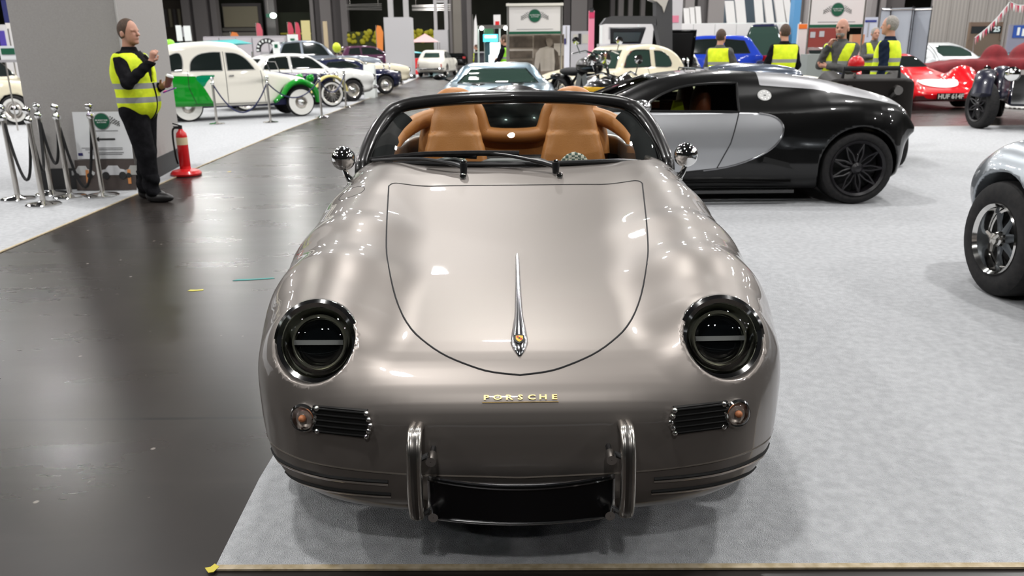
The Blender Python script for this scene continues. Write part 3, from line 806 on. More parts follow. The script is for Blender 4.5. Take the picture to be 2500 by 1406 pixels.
    hp = spl([(-3.1, -.56, .86), (-3.12, -.54, 1.0), (-3.14, -.48, 1.13), (-3.14, -.36, zt), (-3.14, -.24, 1.15), (-3.13, -.19, 1.02), (-3.12, -.15, .985), (-3.12, 0, .975), (-3.12, .15, .985), (-3.13, .19, 1.02), (-3.14, .24, 1.15), (-3.14, .36, zt), (-3.14, .48, 1.13), (-3.12, .54, 1.0), (-3.1, .56, .86)], 6, False)
    MB().tube(hp, .048, 12).obj('roll_hoop', tan, T)
    MB().box((-3.2, 0, .82), (.1, 1.2, .30)).obj('bulkhead', tan, T)
    MB().box((-3.02, 0, .80), (.16, 1.1, .12)).obj('rear_shelf', matt_black, T)
    MB().add([(-3.15, -.18, 1.0), (-3.15, .18, 1.0), (-3.15, .24, 1.17), (-3.15, -.24, 1.17), (-3.155, -.18, 1.0), (-3.155, .18, 1.0), (-3.155, .24, 1.17), (-3.155, -.24, 1.17)], [(0, 1, 2, 3), (7, 6, 5, 4), (0, 4, 5, 1), (1, 5, 6, 2), (2, 6, 7, 3), (3, 7, 4, 0)]).obj('wind_deflector', thin_glass('smoke_glass', (.30, .34, .33), 1.5), T, 0)
    # folded black roof behind the hoop
    deck = lambda x, y, z: smax(ellipsoid(x, y, z, (-3.66, 0, .88), (.50, .46, .385)), .86 - z, .03)
    link('folded_roof', np_mesh('folded_roof', *mesh_sdf(deck, (-4.2, -.75, .8), (-3., .75, 1.3), .03)), mat('roof_black', (.01, .008, .008), .25, coat=.6), T)
    for ax in (-.78, -3.2):
        for sy in (-1, 1): wheel(T, ax, sy * .735, .325, .22, sy, 'alloy', .70, spokes=5)
    return F
heroF = hero()
# ------------------------------------------------------------------ other cars: one builder, many shapes
def sdf_part(name, f, lo, hi, h, m, parent, smooth=1):
    P, Q = mesh_sdf(f, lo, hi, h, smooth=smooth)
    N = grad(f, P)[1]; N = N / np.maximum(np.linalg.norm(N, axis=1), 1e-6)[:, None]
    return link(name, np_mesh(name, P, Q, N), m, parent)

def circ(cx, cz, r, n=28, a0=0., a1=2 * PI):
    return [(cx + r * math.cos(a), cz + r * math.sin(a)) for a in np.linspace(a0, a1, n + 1)[:-1]]

def build_car(T, s, h=.03):
    side = spl(s['side'], 4); plan = spl(s['plan'], 4, False)
    plan = plan + [(x, -y) for x, y in reversed(plan[1:-1])]
    cab = s.get('cab'); cs = spl(cab['side'], 4) if cab else None
    tz, tk, bk = s.get('tumble', (.6, .18, .3))
    arches = s.get('arch', []); yin = s.get('yin', .45)
    th = .012 if h < .03 else .02
    fS = sdtab(side, th); fP = sdtab(plan, th); fC = sdtab(cs, th) if cab else None
    def cabf(x, y, z):
        return smax(fC(x + cab.get('bow', .0) * y * y, z), np.abs(y) - (cab['w'] - np.maximum(z - cab['z'], 0) * cab.get('slope', .35)), cab.get('k', .12))
    def F(x, y, z):
        d = smax(fS(x, z), fP(x, y) + np.maximum(0, z - tz) * tk + np.maximum(0, tz - .25 - z) * bk, s.get('k', .16))
        for ch in s.get('fend', []):
            f = None
            for (a, ra), (b, rb) in zip(ch[:-1], ch[1:]):
                c = capsule(x, np.abs(y), z, a, b, ra, rb)
                f = c if f is None else smin(f, c, .05)
            d = smin(d, f, s.get('fk', .1))
        if cab:
            c = cabf(x, y, z)
            d = smin(d, c, cab.get('j', .05))
            if cab.get('hollow'):
                d = smax(d, -np.maximum(c + .05, cab['hollow'] - z), .02)
        for ax, az, r in arches:
            d = smax(d, -np.maximum(np.sqrt((x - ax) ** 2 + (z - az) ** 2) - r, yin - np.abs(y)), .02)
        for f in s.get('cut', []):
            d = smax(d, -f(x, y, z), .03)
        return d
    xs = [p[0] for p in side]; zs = [p[1] for p in side] + ([p[1] for p in cs] if cab else [])
    ym = max(p[1] for p in plan) + .08
    regs = []; names = {'body': ('body', s['paint'])}
    for i, (key, pl, poly, cond, nm, m) in enumerate(s.get('regs', [])):
        regs.append((key, pl, poly, cond)); names[key] = (nm, m)
    hol = cab and cab.get('hollow')
    outer = (lambda P: cabf(P[:, 0], P[:, 1], P[:, 2]) > -.025) if hol else (lambda P: np.ones(len(P), bool))
    gm = s.get('glass', glass_dark)
    for i, wp in enumerate(s.get('win', [])):
        for sg in (1, -1):
            k = 'w%d%d' % (i, sg)
            regs.append((k, 'xz', wp, (lambda sg: lambda P, N: (P[:, 1] * sg > .2) & (N[:, 1] * sg > .25) & outer(P))(sg))); names[k] = ('side_window', gm)
            if hol:
                regs.append((k + 'd', 'xz', wp, (lambda sg: lambda P, N: (P[:, 1] * sg > .2) & (N[:, 1] * sg < -.2) & ~outer(P))(sg))); names[k + 'd'] = None
    for key, poly, sg in (('front', s.get('screen'), 1), ('rear', s.get('rearwin'), -1)):
        if poly:
            mn = min(p[1] for p in poly)
            regs.append((key, 'yz', poly, (lambda sg: lambda P, N: (N[:, 0] * sg > .12) & (P[:, 0] * sg > s.get('xm', 1.0) * sg) & outer(P))(sg))); names[key] = ('windscreen' if sg > 0 else 'rear_window', gm)
            if hol:
                regs.append((key + 'd', 'yz', poly, (lambda sg: lambda P, N: (N[:, 0] * sg < -.1) & (P[:, 0] * sg > s.get('xm', 1.0) * sg) & ~outer(P))(sg))); names[key + 'd'] = None
    for i, (ax, az, r) in enumerate(arches):
        for sg in (1, -1):
            regs.append(('a%d%d' % (i, sg), 'xz', circ(ax, az, r + .012), (lambda sg: lambda P, N: (P[:, 1] * sg > yin - .05) & (N[:, 1] * sg < .75) & (np.hypot(P[:, 0] - ax, P[:, 2] - az) < r + .03) | ((P[:, 1] * sg > 0) & (np.abs(P[:, 1]) < yin + .03) & (N[:, 1] * sg > .5)))(sg)))
            names['a%d%d' % (i, sg)] = ('wheel_arch', matt_black)
    shell(F, (min(xs), -ym, min(zs)), (max(xs), ym, max(zs)), h, regs, names, T)
    tr = s.get('trim')
    if tr:
        for wp in s.get('win', []):
            for sg in (1, -1): seam('window_trim', F, 'xz', resample(wp, .06), s.get('tr', .011), tr, T, side=sg, far=ym + .1)
        for poly, sg in ((s.get('screen'), 1), (s.get('rearwin'), -1)):
            if poly: seam('window_trim', F, 'yz', resample(poly, .08), s.get('tr', .011), tr, T, side=sg, far=max(abs(x) for x in xs), near=-.5)
    for ln in s.get('seams', []):
        for sg in (1, -1): seam('door_seam', F, 'xz', resample(ln, .06, False), .006, matt_black, T, side=sg, closed=False, far=ym + .1)
    for ln, r, m in s.get('strips', []):
        for sg in (1, -1): seam('trim_strip', F, 'xz', resample(ln, .08, False), r, m, T, side=sg, closed=False, far=ym + .1)
    for wx, wr, ww_, tk_, kw in s.get('wheels', []):
        for sg in (1, -1): wheel(T, wx, sg * tk_, wr, ww_, sg, **kw)
    fx = max(xs); rx = min(xs)
    for y, z, r, m in s.get('lamps', []):
        for sg in (1, -1):
            P, ok = drop(F, 'yz', [(sg * y, z)], fx + .1, 1, -.5)
            if ok[0]:
                e = MB().lathe([(r * 1.12, -.04), (r * 1.15, .008), (r, .02), (r * .95, .008)], 20, 'x').obj('headlamp', chrome, T); e.location = P[0]
                MB().lathe([(r, .006), (r * .7, .028), (.001, .038)], 18, 'x').obj('lens', m or mat('lamp_glass', (.55, .6, .62), .05, .3, coat=1.), e)
    for y, z, a, b, m in s.get('tails', []):
        for sg in (1, -1):
            P, ok = drop(F, 'yz', [(sg * y, z)], -rx + .1, -1, -.5)
            if ok[0]: MB().box((P[0][0], sg * y, z), (.03, a, b)).obj('tail_lamp', m or mat('tail_red', (.5, .01, .01), .15, coat=1.), T)
    bp = s.get('bumper')
    if bp:
        for sg, bx, bz, bw, m in bp:
            pts = spl([(bx - sg * .22, -bw, bz), (bx - sg * .04, -bw * .93, bz), (bx + sg * .03, -bw * .6, bz), (bx + sg * .05, 0, bz), (bx + sg * .03, bw * .6, bz), (bx - sg * .04, bw * .93, bz), (bx - sg * .22, bw, bz)], 4, False)
            MB().tube(pts, .045, 8, flat=1.3, up=(0, 0, 1)).obj('bumper', m, T)
    return F

def at_wheel(px, py, rz, wx, wy):
    """location that puts the near wheel (local wx, wy) on the ground under a pixel"""
    p = gz(px, py); c, s = math.cos(rz), math.sin(rz)
    return (p.x - (c * wx - s * wy), p.y - (s * wx + c * wy), .008)

white_car = paint('white', (.74, .74, .72), rough=.35)
cream_car = paint('cream', (.72, .66, .50), rough=.35)
ivory_car = paint('ivory', (.76, .73, .65), rough=.35)
black_car = paint('black', (.004, .004, .004), rough=.3)
silver_car = paint('silver', (.50, .51, .53), .7, .36)
silver2 = paint('cobra_silver', (.34, .37, .40), .75, .34)
blue_car = paint('blue', (.012, .045, .42), rough=.3)
navy_car = paint('navy', (.008, .011, .04), rough=.3)
red_car = paint('red', (.62, .006, .012), rough=.3)
green_car = paint('green', (.004, .25, .015), rough=.3)
teal_car = paint('teal', (.0, .22, .10), rough=.3)
ltblue_car = paint('light_blue', (.26, .36, .43), .7, .3)
grey_car = paint('grey', (.15, .17, .20), .7, .34)
yellow_car = paint('yellow', (.72, .42, .02), rough=.3)
cyan_car = paint('cyan', (.10, .48, .52), rough=.3)
primrose = paint('primrose', (.66, .58, .22), rough=.3)

# ---- black and silver hypercar behind the roadster, side on
def hyper():
    T = thing('supercar', 'black and silver supercar parked side-on behind the bronze roadster', 'car', (3.36, 8.69, .008), PI)
    silver_poly = spl([(1.16, .885), (.93, .872), (.80, .83), (.745, .74), (.79, .61), (.95, .485), (1.27, .372), (1.75, .322), (2.4, .30), (3.0, .33), (3.35, .45), (3.45, .6), (3.3, .78), (2.6, .885), (1.9, .90)], 4)
    s = dict(paint=black_car, glass=thin_glass('tinted_glass', (.62, .66, .58), 1.45),
             side=[(-.40, .19), (-.52, .27), (-.58, .42), (-.59, .60), (-.56, .78), (-.46, .92), (-.2, 1.01), (.3, 1.03), (1.0, .95), (2.2, .915), (2.7, .86), (3.2, .74), (3.46, .58), (3.5, .4), (3.4, .2), (2.7, .12), (.45, .115)],
             plan=[(3.6, 0), (3.5, .5), (3.2, .85), (2.7, .97), (2.1, .95), (1.3, .93), (.6, .97), (0, 1.01), (-.35, .96), (-.58, .78), (-.70, .4), (-.72, 0)],
             cab=dict(side=[(-.42, .60), (-.40, .88), (-.1, 1.06), (.3, 1.175), (.7, 1.24), (1.1, 1.265), (1.5, 1.255), (1.9, 1.205), (2.3, 1.07), (2.75, .86), (2.75, .5), (1.0, .42)], w=.83, z=.88, slope=.72, k=.16, j=.10, bow=.16, hollow=.5),
             k=.30, tumble=(.55, .10, .2), arch=[(0, .36, .385), (2.71, .35, .37)], yin=.60,
             win=[spl([(2.10, .905), (2.10, .905), (1.93, 1.03), (1.70, 1.115), (1.45, 1.145), (1.14, 1.15), (1.14, 1.15), (1.16, .89), (1.16, .89)], 4)],
             screen=[(-.62, .93), (-.52, 1.1), (-.40, 1.2), (.40, 1.2), (.52, 1.1), (.62, .93)], xm=1.75,
             regs=[('silver%d' % sg, 'xz', silver_poly, (lambda sg: lambda P, N: (N[:, 1] * sg > .3) & (P[:, 1] * sg > .72))(sg), 'side_panel', silver_car) for sg in (1, -1)] + [
                   ('spine', 'xz', [(.92, 1.13), (.92, 1.5), (-.75, 1.4), (-.75, .9), (-.42, .93), (-.1, 1.0), (.4, 1.09)], lambda P, N: N[:, 2] > -.1, 'engine_cover', paint('cover_silver', (.27, .27, .28), .7, .4))],
             seams=[[(1.16, .885), (1.24, .60), (1.36, .36)], [(1.36, .36), (2.2, .28)]], trim=mat('window_black', (.02, .02, .02), .2, coat=1.), tr=.014,
             wheels=[(0, .350, .34, .80, dict(rim='cross', rimr=.74, rm=mat('black_rim', (.008, .007, .009), .4, 0, coat=.25), spokes=9)), (2.71, .34, .28, .83, dict(rim='cross', rimr=.74, rm=mat('black_rim'), spokes=9))])
    F = build_car(T, s, .022)
    # rim of the C-shaped panel
    c = [p for p in silver_poly if p[0] < 1.5 and p[1] < .88]
    seam('panel_edge', F, 'xz', c, .010, mat('edge_grey', (.25, .25, .26), .2, .8), T, side=1, closed=False, far=1.2)
    seam('panel_edge', F, 'xz', c, .010, mat('edge_grey'), T, side=-1, closed=False, far=1.2)
    # filler cap roundel
    P, ok = drop(F, 'xz', [(.885, 1.035), (.885, 1.06), (.91, 1.035)], 1.2, 1)
    a, b, c2 = [Vector(p) for p in P]; n = (c2 - a).cross(b - a).normalized(); n = n if n.y > 0 else -n
    q = n.to_track_quat('Z', 'Y').to_matrix().to_4x4()
    e = MB().lathe([(.001, .006), (.060, .006), (.068, 0), (.068, -.02)], 28).obj('filler_cap', mat('cap_white', (.5, .5, .49), .4), T); e.matrix_local = Matrix.Translation(a) @ q
    for k in range(8): MB().box((.043 * math.cos(k * PI / 4), .043 * math.sin(k * PI / 4), .007), (.006, .006, .003)).obj('screw', steel, e)
    MB().box((0, 0, .008), (.022, .006, .004)).obj('cap_letter', matt_black, e)
    # roof scoops
    for sy in (-1, 1):
        f = lambda x, y, z: smax(ellipsoid(x, y, z, (.86, sy * .30, 1.20), (.48, .17, .125)), x - 1.22, .03)
        sdf_part('roof_scoop', f, (.3, sy * .3 - .2, 1.05), (1.3, sy * .3 + .2, 1.36), .025, mat('scoop_grey', (.10, .12, .16), .25, .4, coat=1.), T)
        MB().box((1.215, sy * .30, 1.245), (.02, .2, .075)).obj('scoop_mouth', chrome, T)
    # mirror, seats, cream door top and sill intake
    f = lambda x, y, z: smin(ellipsoid(x, y, z, (2.12, 1.0, .96), (.09, .12, .065)), capsule(x, y, z, (2.1, .8, .9), (2.12, .95, .95), .02), .02)
    sdf_part('wing_mirror', f, (1.95, .75, .85), (2.3, 1.2, 1.08), .015, mat('mirror_silver', (.5, .5, .5), .15, .9), T)
    for sy in (-1, 1):
        f = lambda x, y, z: smin(ellipsoid(x, y, z, (1.42, sy * .36, .86), (.10, .22, .30)), ellipsoid(x, y, z, (1.75, sy * .36, .62), (.28, .22, .10)), .05)
        sdf_part('seat', f, (1.2, sy * .36 - .3, .5), (2.1, sy * .36 + .3, 1.2), .03, mat('oxblood_leather', (.20, .045, .02), .5), T)
        MB().box((1.95, sy * .74, .865), (.62, .05, .075)).obj('door_top', mat('cream_leather', (.66, .60, .38), .5), T)
    MB().box((.72, .955, .40), (.42, .02, .05), ry=-.25).obj('side_intake', mat('intake_black', (.003, .003, .003), .6), T)
    MB().box((1.35, .93, .135), (1.5, .06, .03)).obj('sill_blade', mat('sill_black', (.01, .01, .01), .2, coat=.8), T)
    v = thing('folded_vest', 'yellow hi-vis vest seen through the side window of the black and silver supercar', 'vest', (1.72, 8.35, .52))
    MB().add([(-.15, -.05, 0), (.15, -.05, 0), (.15, .05, 0), (-.15, .05, 0), (-.05, -.03, .46), (.03, -.03, .47), (.03, .03, .47), (-.05, .03, .46)], [(3, 2, 1, 0), (4, 5, 6, 7), (0, 1, 5, 4), (1, 2, 6, 5), (2, 3, 7, 6), (3, 0, 4, 7)]).obj('fabric', hivis, v)  # shape added in the cabin for the yellow patch in the window
hyper()

# ---- silver roadster cropped by the right edge
def cobra():
    T = thing('roadster', 'silver classic roadster at the right edge, six-spoke alloy wheel showing', 'car', (3.80, 4.75, .008), -PI / 2)
    s = dict(paint=silver2,
             side=[(-.62, .40), (-.70, .52), (-.70, .68), (-.6, .80), (-.3, .885), (.1, .90), (.6, .86), (1.2, .80), (2.0, .82), (2.7, .76), (3.05, .62), (3.15, .45), (3.0, .27), (2.6, .2), (.6, .2), (-.3, .28)],
             plan=[(3.25, 0), (3.15, .4), (2.8, .7), (2.3, .78), (1.4, .74), (.7, .76), (.3, .82), (0, .86), (-.3, .82), (-.58, .66), (-.74, .35), (-.78, 0)],
             fend=[[((-.42, .55, .62), .19), ((-.15, .60, .66), .235), ((.25, .62, .66), .23), ((.6, .55, .62), .18)], [((2.0, .5, .6), .18), ((2.4, .58, .62), .23), ((2.8, .56, .58), .2), ((3.0, .5, .55), .15)]],
             fk=.12, k=.22, arch=[(0, .36, .395), (2.35, .35, .38)], yin=.52,
             cut=[lambda x, y, z: sbox(x, y, z, (.85, 0, .95), (.5, .52, .5), .15)],
             regs=[('tub', 'xy', [(.3, -.56), (1.4, -.56), (1.4, .56), (.3, .56)], lambda P, N: P[:, 2] < .84, 'cockpit', matt_black)])
    build_car(T, s, .022)
    dk = mat('dark_magnesium', (.10, .11, .12), .35, .8)
    for wx, wd in ((0, .30), (2.35, .26)):
        for sg in (1, -1):
            e = wheel(T, wx, sg * (.86 - wd / 2 - .0), .352, wd, sg, rim='none', rimr=.60, rm=mat('polished_lip', (.80, .79, .77), .10, 1.), spokes=0)
            R = .352 * .60; hw = wd / 2
            for k in range(6):
                a = 2 * PI * k / 6 + .26
                MB().tube([(R * .12 * math.cos(a), sg * hw * .62, R * .12 * math.sin(a)), (R * .5 * math.cos(a), sg * hw * .50, R * .5 * math.sin(a)), (R * .88 * math.cos(a), sg * hw * .30, R * .88 * math.sin(a))], [R * .16, R * .10, R * .19], 8, flat=.5, up=(0, 1, 0)).obj('spoke', dk, e)
            for k in range(3):
                a = 2 * PI * k / 3 + .6
                MB().tube([(0, sg * hw * .95, 0), (R * .36 * math.cos(a), sg * hw * 1.0, R * .36 * math.sin(a))], [R * .09, R * .06], 6).obj('spinner_ear', mat('spinner', (.62, .60, .56), .2, 1.), e)
            MB().lathe([(R * .2, sg * hw * .6), (R * .17, sg * hw * 1.02), (.001, sg * hw * 1.1)], 18, 'y').obj('spinner_hub', mat('spinner'), e)
            MB().lathe([(R * .90, sg * hw * .2), (R * .88, sg * hw * .42), (R * .80, sg * hw * .42), (R * .78, sg * hw * .1)], 36, 'y').obj('inner_lip', mat('polished_lip'), e)
cobra()

# ---- green and white economy car on the left
def duck():
    rz = .545
    k = 1.06
    T = thing('classic_car', 'white classic economy car with bright green wings and whitewall tyres', 'car', at_wheel(466, 299, rz, 0, -.64 * k), rz)
    T.scale = (k, k, k)
    grn = lambda P, N: np.abs(N[:, 1]) > .2
    s = dict(paint=ivory_car, glass=glass_dark,
             side=[(-.66, .34), (-.74, .5), (-.76, .8), (-.70, 1.02), (-.3, 1.06), (.8, 1.05), (1.6, 1.02), (2.1, .93), (2.5, .86), (2.72, .74), (2.78, .55), (2.72, .36), (1.9, .30), (.4, .30)],
             plan=[(2.86, 0), (2.8, .25), (2.6, .36), (2.2, .44), (1.75, .58), (1.3, .66), (.5, .69), (-.2, .68), (-.6, .60), (-.76, .4), (-.80, 0)],
             cab=dict(side=[(-.74, .80), (-.71, 1.05), (-.60, 1.25), (-.38, 1.43), (-.05, 1.54), (.4, 1.60), (.85, 1.58), (1.2, 1.50), (1.45, 1.28), (1.66, 1.02), (1.66, .8), (.4, .7)], w=.68, z=.9, slope=.16, k=.10, j=.04, bow=.1),
             k=.12, tumble=(.8, .1, .0), arch=[(2.36, .34, .42)], yin=.30,
             win=[spl([(-.56, 1.03), (-.56, 1.03), (-.44, 1.22), (-.24, 1.36), (-.08, 1.40), (-.02, 1.32), (-.02, 1.15), (-.06, 1.03), (-.06, 1.03)], 3), spl([(.10, 1.03), (.10, 1.03), (.14, 1.22), (.30, 1.36), (.55, 1.41), (.76, 1.41), (.76, 1.41), (.76, 1.03), (.76, 1.03)], 3), spl([(.86, 1.03), (.86, 1.03), (.86, 1.40), (.86, 1.40), (1.08, 1.38), (1.28, 1.26), (1.44, 1.04), (1.44, 1.04)], 3)],
             screen=[(-.50, 1.06), (-.46, 1.42), (.46, 1.42), (.50, 1.06)], rearwin=[(-.3, 1.1), (-.25, 1.32), (.25, 1.32), (.3, 1.1)], xm=.4,
             regs=[*[('rwing%d' % sg, 'xz', [(-1, .2), (.53, .2), (.50, .38), (.34, .70), (.20, .93), (-.3, .95), (-1, .93)], (lambda sg: lambda P, N: N[:, 1] * sg > .2)(sg), 'rear_wing', green_car) for sg in (1, -1)],
                   *[('flash%d' % sg, 'xz', spl([(.20, .93), (.66, .945), (.66, .945), (.46, .86), (.34, .70), (.34, .70)], 3), (lambda sg: lambda P, N: N[:, 1] * sg > .2)(sg), 'green_flash', teal_car) for sg in (1, -1)]],
             seams=[[(.05, 1.03), (.04, .7), (.16, .36)], [(.81, 1.42), (.81, .36)], [(1.55, 1.02), (1.62, .36)], [(.1, .36), (1.7, .34)]],
             trim=mat('seal_grey', (.35, .34, .32), .5), tr=.010)
    build_car(T, s, .028)
    whl = dict(rim='disc', rimr=.42, ww=.80, rm=steel)
    for wx in (0, 2.40):
        for sg in (1, -1): wheel(T, wx, sg * (.56 if wx else .50), .315, .15, sg, **whl)
    roof = lambda x, y, z: np.maximum(smax(sdpoly(x, z, spl([(-.60, 1.22), (-.5, 1.38), (-.1, 1.565), (.4, 1.625), (.9, 1.61), (1.15, 1.54), (1.1, 1.4), (.3, 1.45), (-.3, 1.3)], 3)), np.abs(y) - .50, .06), -z + 1.2)
    sdf_part('fabric_roof', roof, (-.7, -.6, 1.15), (1.3, .6, 1.7), .03, mat('ivory_fabric', (.70, .69, .62), .8), T)
    for sg in (1, -1):
        pts = [(2.40 + .40 * math.cos(a), sg * .60, .36 + .40 * math.sin(a)) for a in np.linspace(-.15, 2.75, 16)] + [(1.90, sg * .62, .42), (1.80, sg * .63, .34)]
        MB().tube(pts, [.05, .06] + [.065] * 12 + [.06, .055, .05, .04], 12, flat=1.9, up=(0, 1, 0)).obj('front_wing', green_car, T)
        e = MB().lathe([(.001, -.12), (.05, -.10), (.085, -.03), (.09, .03), (.08, .04)], 18, 'x').obj('headlamp', green_car, T); e.location = (2.74, sg * .40, .82)
        MB().lathe([(.08, .03), (.05, .055), (.001, .065)], 16, 'x').obj('lens', mat('lamp_glass', (.55, .6, .62), .05, .3, coat=1.), e)
        MB().tube([(0, 0, -.05), (-.05, -sg * .12, -.18)], .014, 6).obj('stalk', matt_black, e)
        MB().box((.92, sg * .70, .93), (.1, .02, .02)).obj('door_handle', chrome, T)
    MB().box((1.0, 0, .33), (3.0, 1.0, .12)).obj('chassis', mat('chassis_blue', (.01, .012, .06), .4), T)
    MB().tube([(2.86, -.6, .42), (2.9, -.2, .42), (2.9, .2, .42), (2.86, .6, .42)], .04, 8).obj('bumper', chrome, T)
    MB().tube([(-.82, -.6, .42), (-.85, 0, .42), (-.82, .6, .42)], .04, 8).obj('bumper', chrome, T)
duck()

# ---- templates for cars further off
def T_saloon(p, L=4.4, wb=2.65, H=1.45, ww=None, glass=glass_dark, rm=None, chromey=True):
    k = L / 4.4; a = wb
    return dict(paint=p, glass=glass, side=[(-.85 * k, .42), (-.92 * k, .58), (-.88 * k, .82), (-.5 * k, .93), (.6, .97), (1.7 * k, .98), (2.6 * k, .95), (3.2 * k, .86), (3.42 * k, .70), (3.45 * k, .45), (3.3 * k, .26), (1.5, .22), (-.6 * k, .26)],
        plan=[(3.6 * k, 0), (3.45 * k, .5), (3.1 * k, .74), (2.4, .82), (1.2, .84), (0, .83), (-.6 * k, .74), (-.9 * k, .5), (-1.0 * k, 0)],
        cab=dict(side=[(-.35, .8), (-.3, .96), (-.05, H - .18), (.3, H - .04), (.8, H), (1.3, H - .04), (1.65, H - .22), (2.0, .98), (2.0, .8), (.8, .7)], w=.72, z=.95, slope=.32, k=.10, j=.06, bow=.14),
        fend=[[((a - .45, .60, .70), .17), ((a, .62, .74), .21), ((3.25 * k, .58, .68), .17)]], fk=.1,
        k=.16, arch=[(0, .33, .37), (a, .33, .37)], yin=.5,
        win=[spl([(-.12, 1.0), (-.12, 1.0), (.05, H - .2), (.22, H - .12), (.66, H - .09), (.66, H - .09), (.66, 1.0), (.66, 1.0)], 3), spl([(.76, 1.0), (.76, 1.0), (.76, H - .09), (.76, H - .09), (1.3, H - .13), (1.52, H - .26), (1.72, 1.0), (1.72, 1.0)], 3)],
        screen=[(-.58, 1.0), (-.48, H - .12), (.48, H - .12), (.58, 1.0)], rearwin=[(-.45, 1.02), (-.38, H - .15), (.38, H - .15), (.45, 1.02)], xm=.8,
        seams=[[(.71, 1.0), (.71, .32)], [(1.78, .98), (1.8, .32)]], trim=chrome if chromey else matt_black,
        wheels=[(0, .33, .17, .70, dict(rim='disc', rimr=.62, ww=ww, rm=rm)), (a, .33, .17, .70, dict(rim='disc', rimr=.62, ww=ww, rm=rm))],
        lamps=[(.58, .70, .085, None), (.36, .62, .05, None)], bumper=[(1, 3.5 * k, .42, .76, chrome), (-1, -.95 * k, .45, .74, chrome)] if chromey else None, tails=[(.62, .62, .08, .16, None)])
def T_hatch(p, H=1.44, glass=glass_dark, tl=None, rm=None):
    return dict(paint=p, glass=glass, side=[(-.72, .32), (-.80, .48), (-.80, .75), (-.74, .95), (0, .98), (1.4, .97), (2.2, .93), (2.9, .82), (3.25, .64), (3.3, .42), (3.15, .24), (1.3, .2), (-.5, .24)],
        plan=[(3.42, 0), (3.3, .45), (3.0, .76), (2.5, .86), (1.2, .88), (0, .87), (-.55, .80), (-.8, .6), (-.9, 0)],
        cab=dict(side=[(-.78, .8), (-.74, 1.0), (-.60, 1.22), (-.42, H - .03), (.2, H), (.9, H - .01), (1.35, H - .12), (1.95, .97), (1.95, .8), (.5, .7)], w=.78, z=.95, slope=.34, k=.10, j=.05, bow=.1),
        k=.14, arch=[(0, .33, .38), (2.52, .33, .38)], yin=.52,
        win=[spl([(-.48, 1.0), (-.48, 1.0), (-.34, H - .14), (-.34, H - .14), (.22, H - .09), (.22, H - .09), (.22, .99), (.22, .99)], 3), spl([(.32, .99), (.32, .99), (.32, H - .09), (.32, H - .09), (1.0, H - .11), (1.25, H - .2), (1.66, 1.0), (1.66, 1.0)], 3)],
        screen=[(-.64, 1.0), (-.5, H - .1), (.5, H - .1), (.64, 1.0)], rearwin=[(-.6, 1.03), (-.5, H - .1), (.5, H - .1), (.6, 1.03)], xm=.6,
        seams=[[(.27, .98), (.3, .32)], [(1.5, .96), (1.5, .32)]], trim=matt_black,
        wheels=[(0, .335, .2, .74, dict(rim='alloy', rimr=.70, spokes=5, rm=rm)), (2.52, .335, .2, .74, dict(rim='alloy', rimr=.70, spokes=5, rm=rm))],
        lamps=[(.62, .66, .08, None)], tails=[(.74, .86, .24, .16, tl)])
def T_coupe(p, glass=glass_green, H=1.32):
    return dict(paint=p, glass=glass, side=[(-.78, .36), (-.88, .52), (-.84, .70), (-.6, .82), (0, .88), (1.2, .90), (2.1, .86), (2.7, .74), (2.98, .58), (3.0, .4), (2.85, .22), (1.3, .18), (-.55, .22)],
        plan=[(3.15, 0), (3.0, .45), (2.7, .68), (2.2, .77), (1.2, .80), (0, .83), (-.5, .76), (-.82, .55), (-.96, 0)],
        cab=dict(side=[(-.80, .6), (-.72, .80), (-.4, 1.0), (0, 1.17), (.45, H - .03), (.8, H), (1.1, H - .04), (1.4, 1.15), (1.75, .88), (1.75, .6)], w=.68, z=.85, slope=.42, k=.12, j=.09, bow=.14),
        fend=[[((-.4, .60, .56), .19), ((0, .63, .60), .22), ((.4, .60, .58), .19)], [((1.9, .58, .6), .17), ((2.3, .60, .64), .2), ((2.78, .58, .60), .15)]], fk=.1,
        k=.18, arch=[(0, .32, .36), (2.25, .32, .36)], yin=.5,
        win=[spl([(.1, .98), (.1, .98), (.25, 1.12), (.5, H - .12), (.8, H - .10), (1.05, H - .15), (1.4, .94), (1.4, .94), (.8, .93)], 3)],
        screen=[(-.55, .93), (-.42, H - .1), (.42, H - .1), (.55, .93)], rearwin=[(-.42, .92), (-.48, 1.02), (-.36, 1.17), (-.2, 1.21), (.2, 1.21), (.36, 1.17), (.48, 1.02), (.42, .92)], xm=.6,
        trim=chrome, wheels=[(0, .32, .2, .70, dict(rim='disc', rimr=.64)), (2.25, .32, .18, .70, dict(rim='disc', rimr=.64))],
        lamps=[(.56, .68, .09, None)], tails=[(.56, .56, .1, .06, None)], bumper=[(-1, -.9, .40, .74, chrome), (1, 3.0, .36, .68, chrome)])
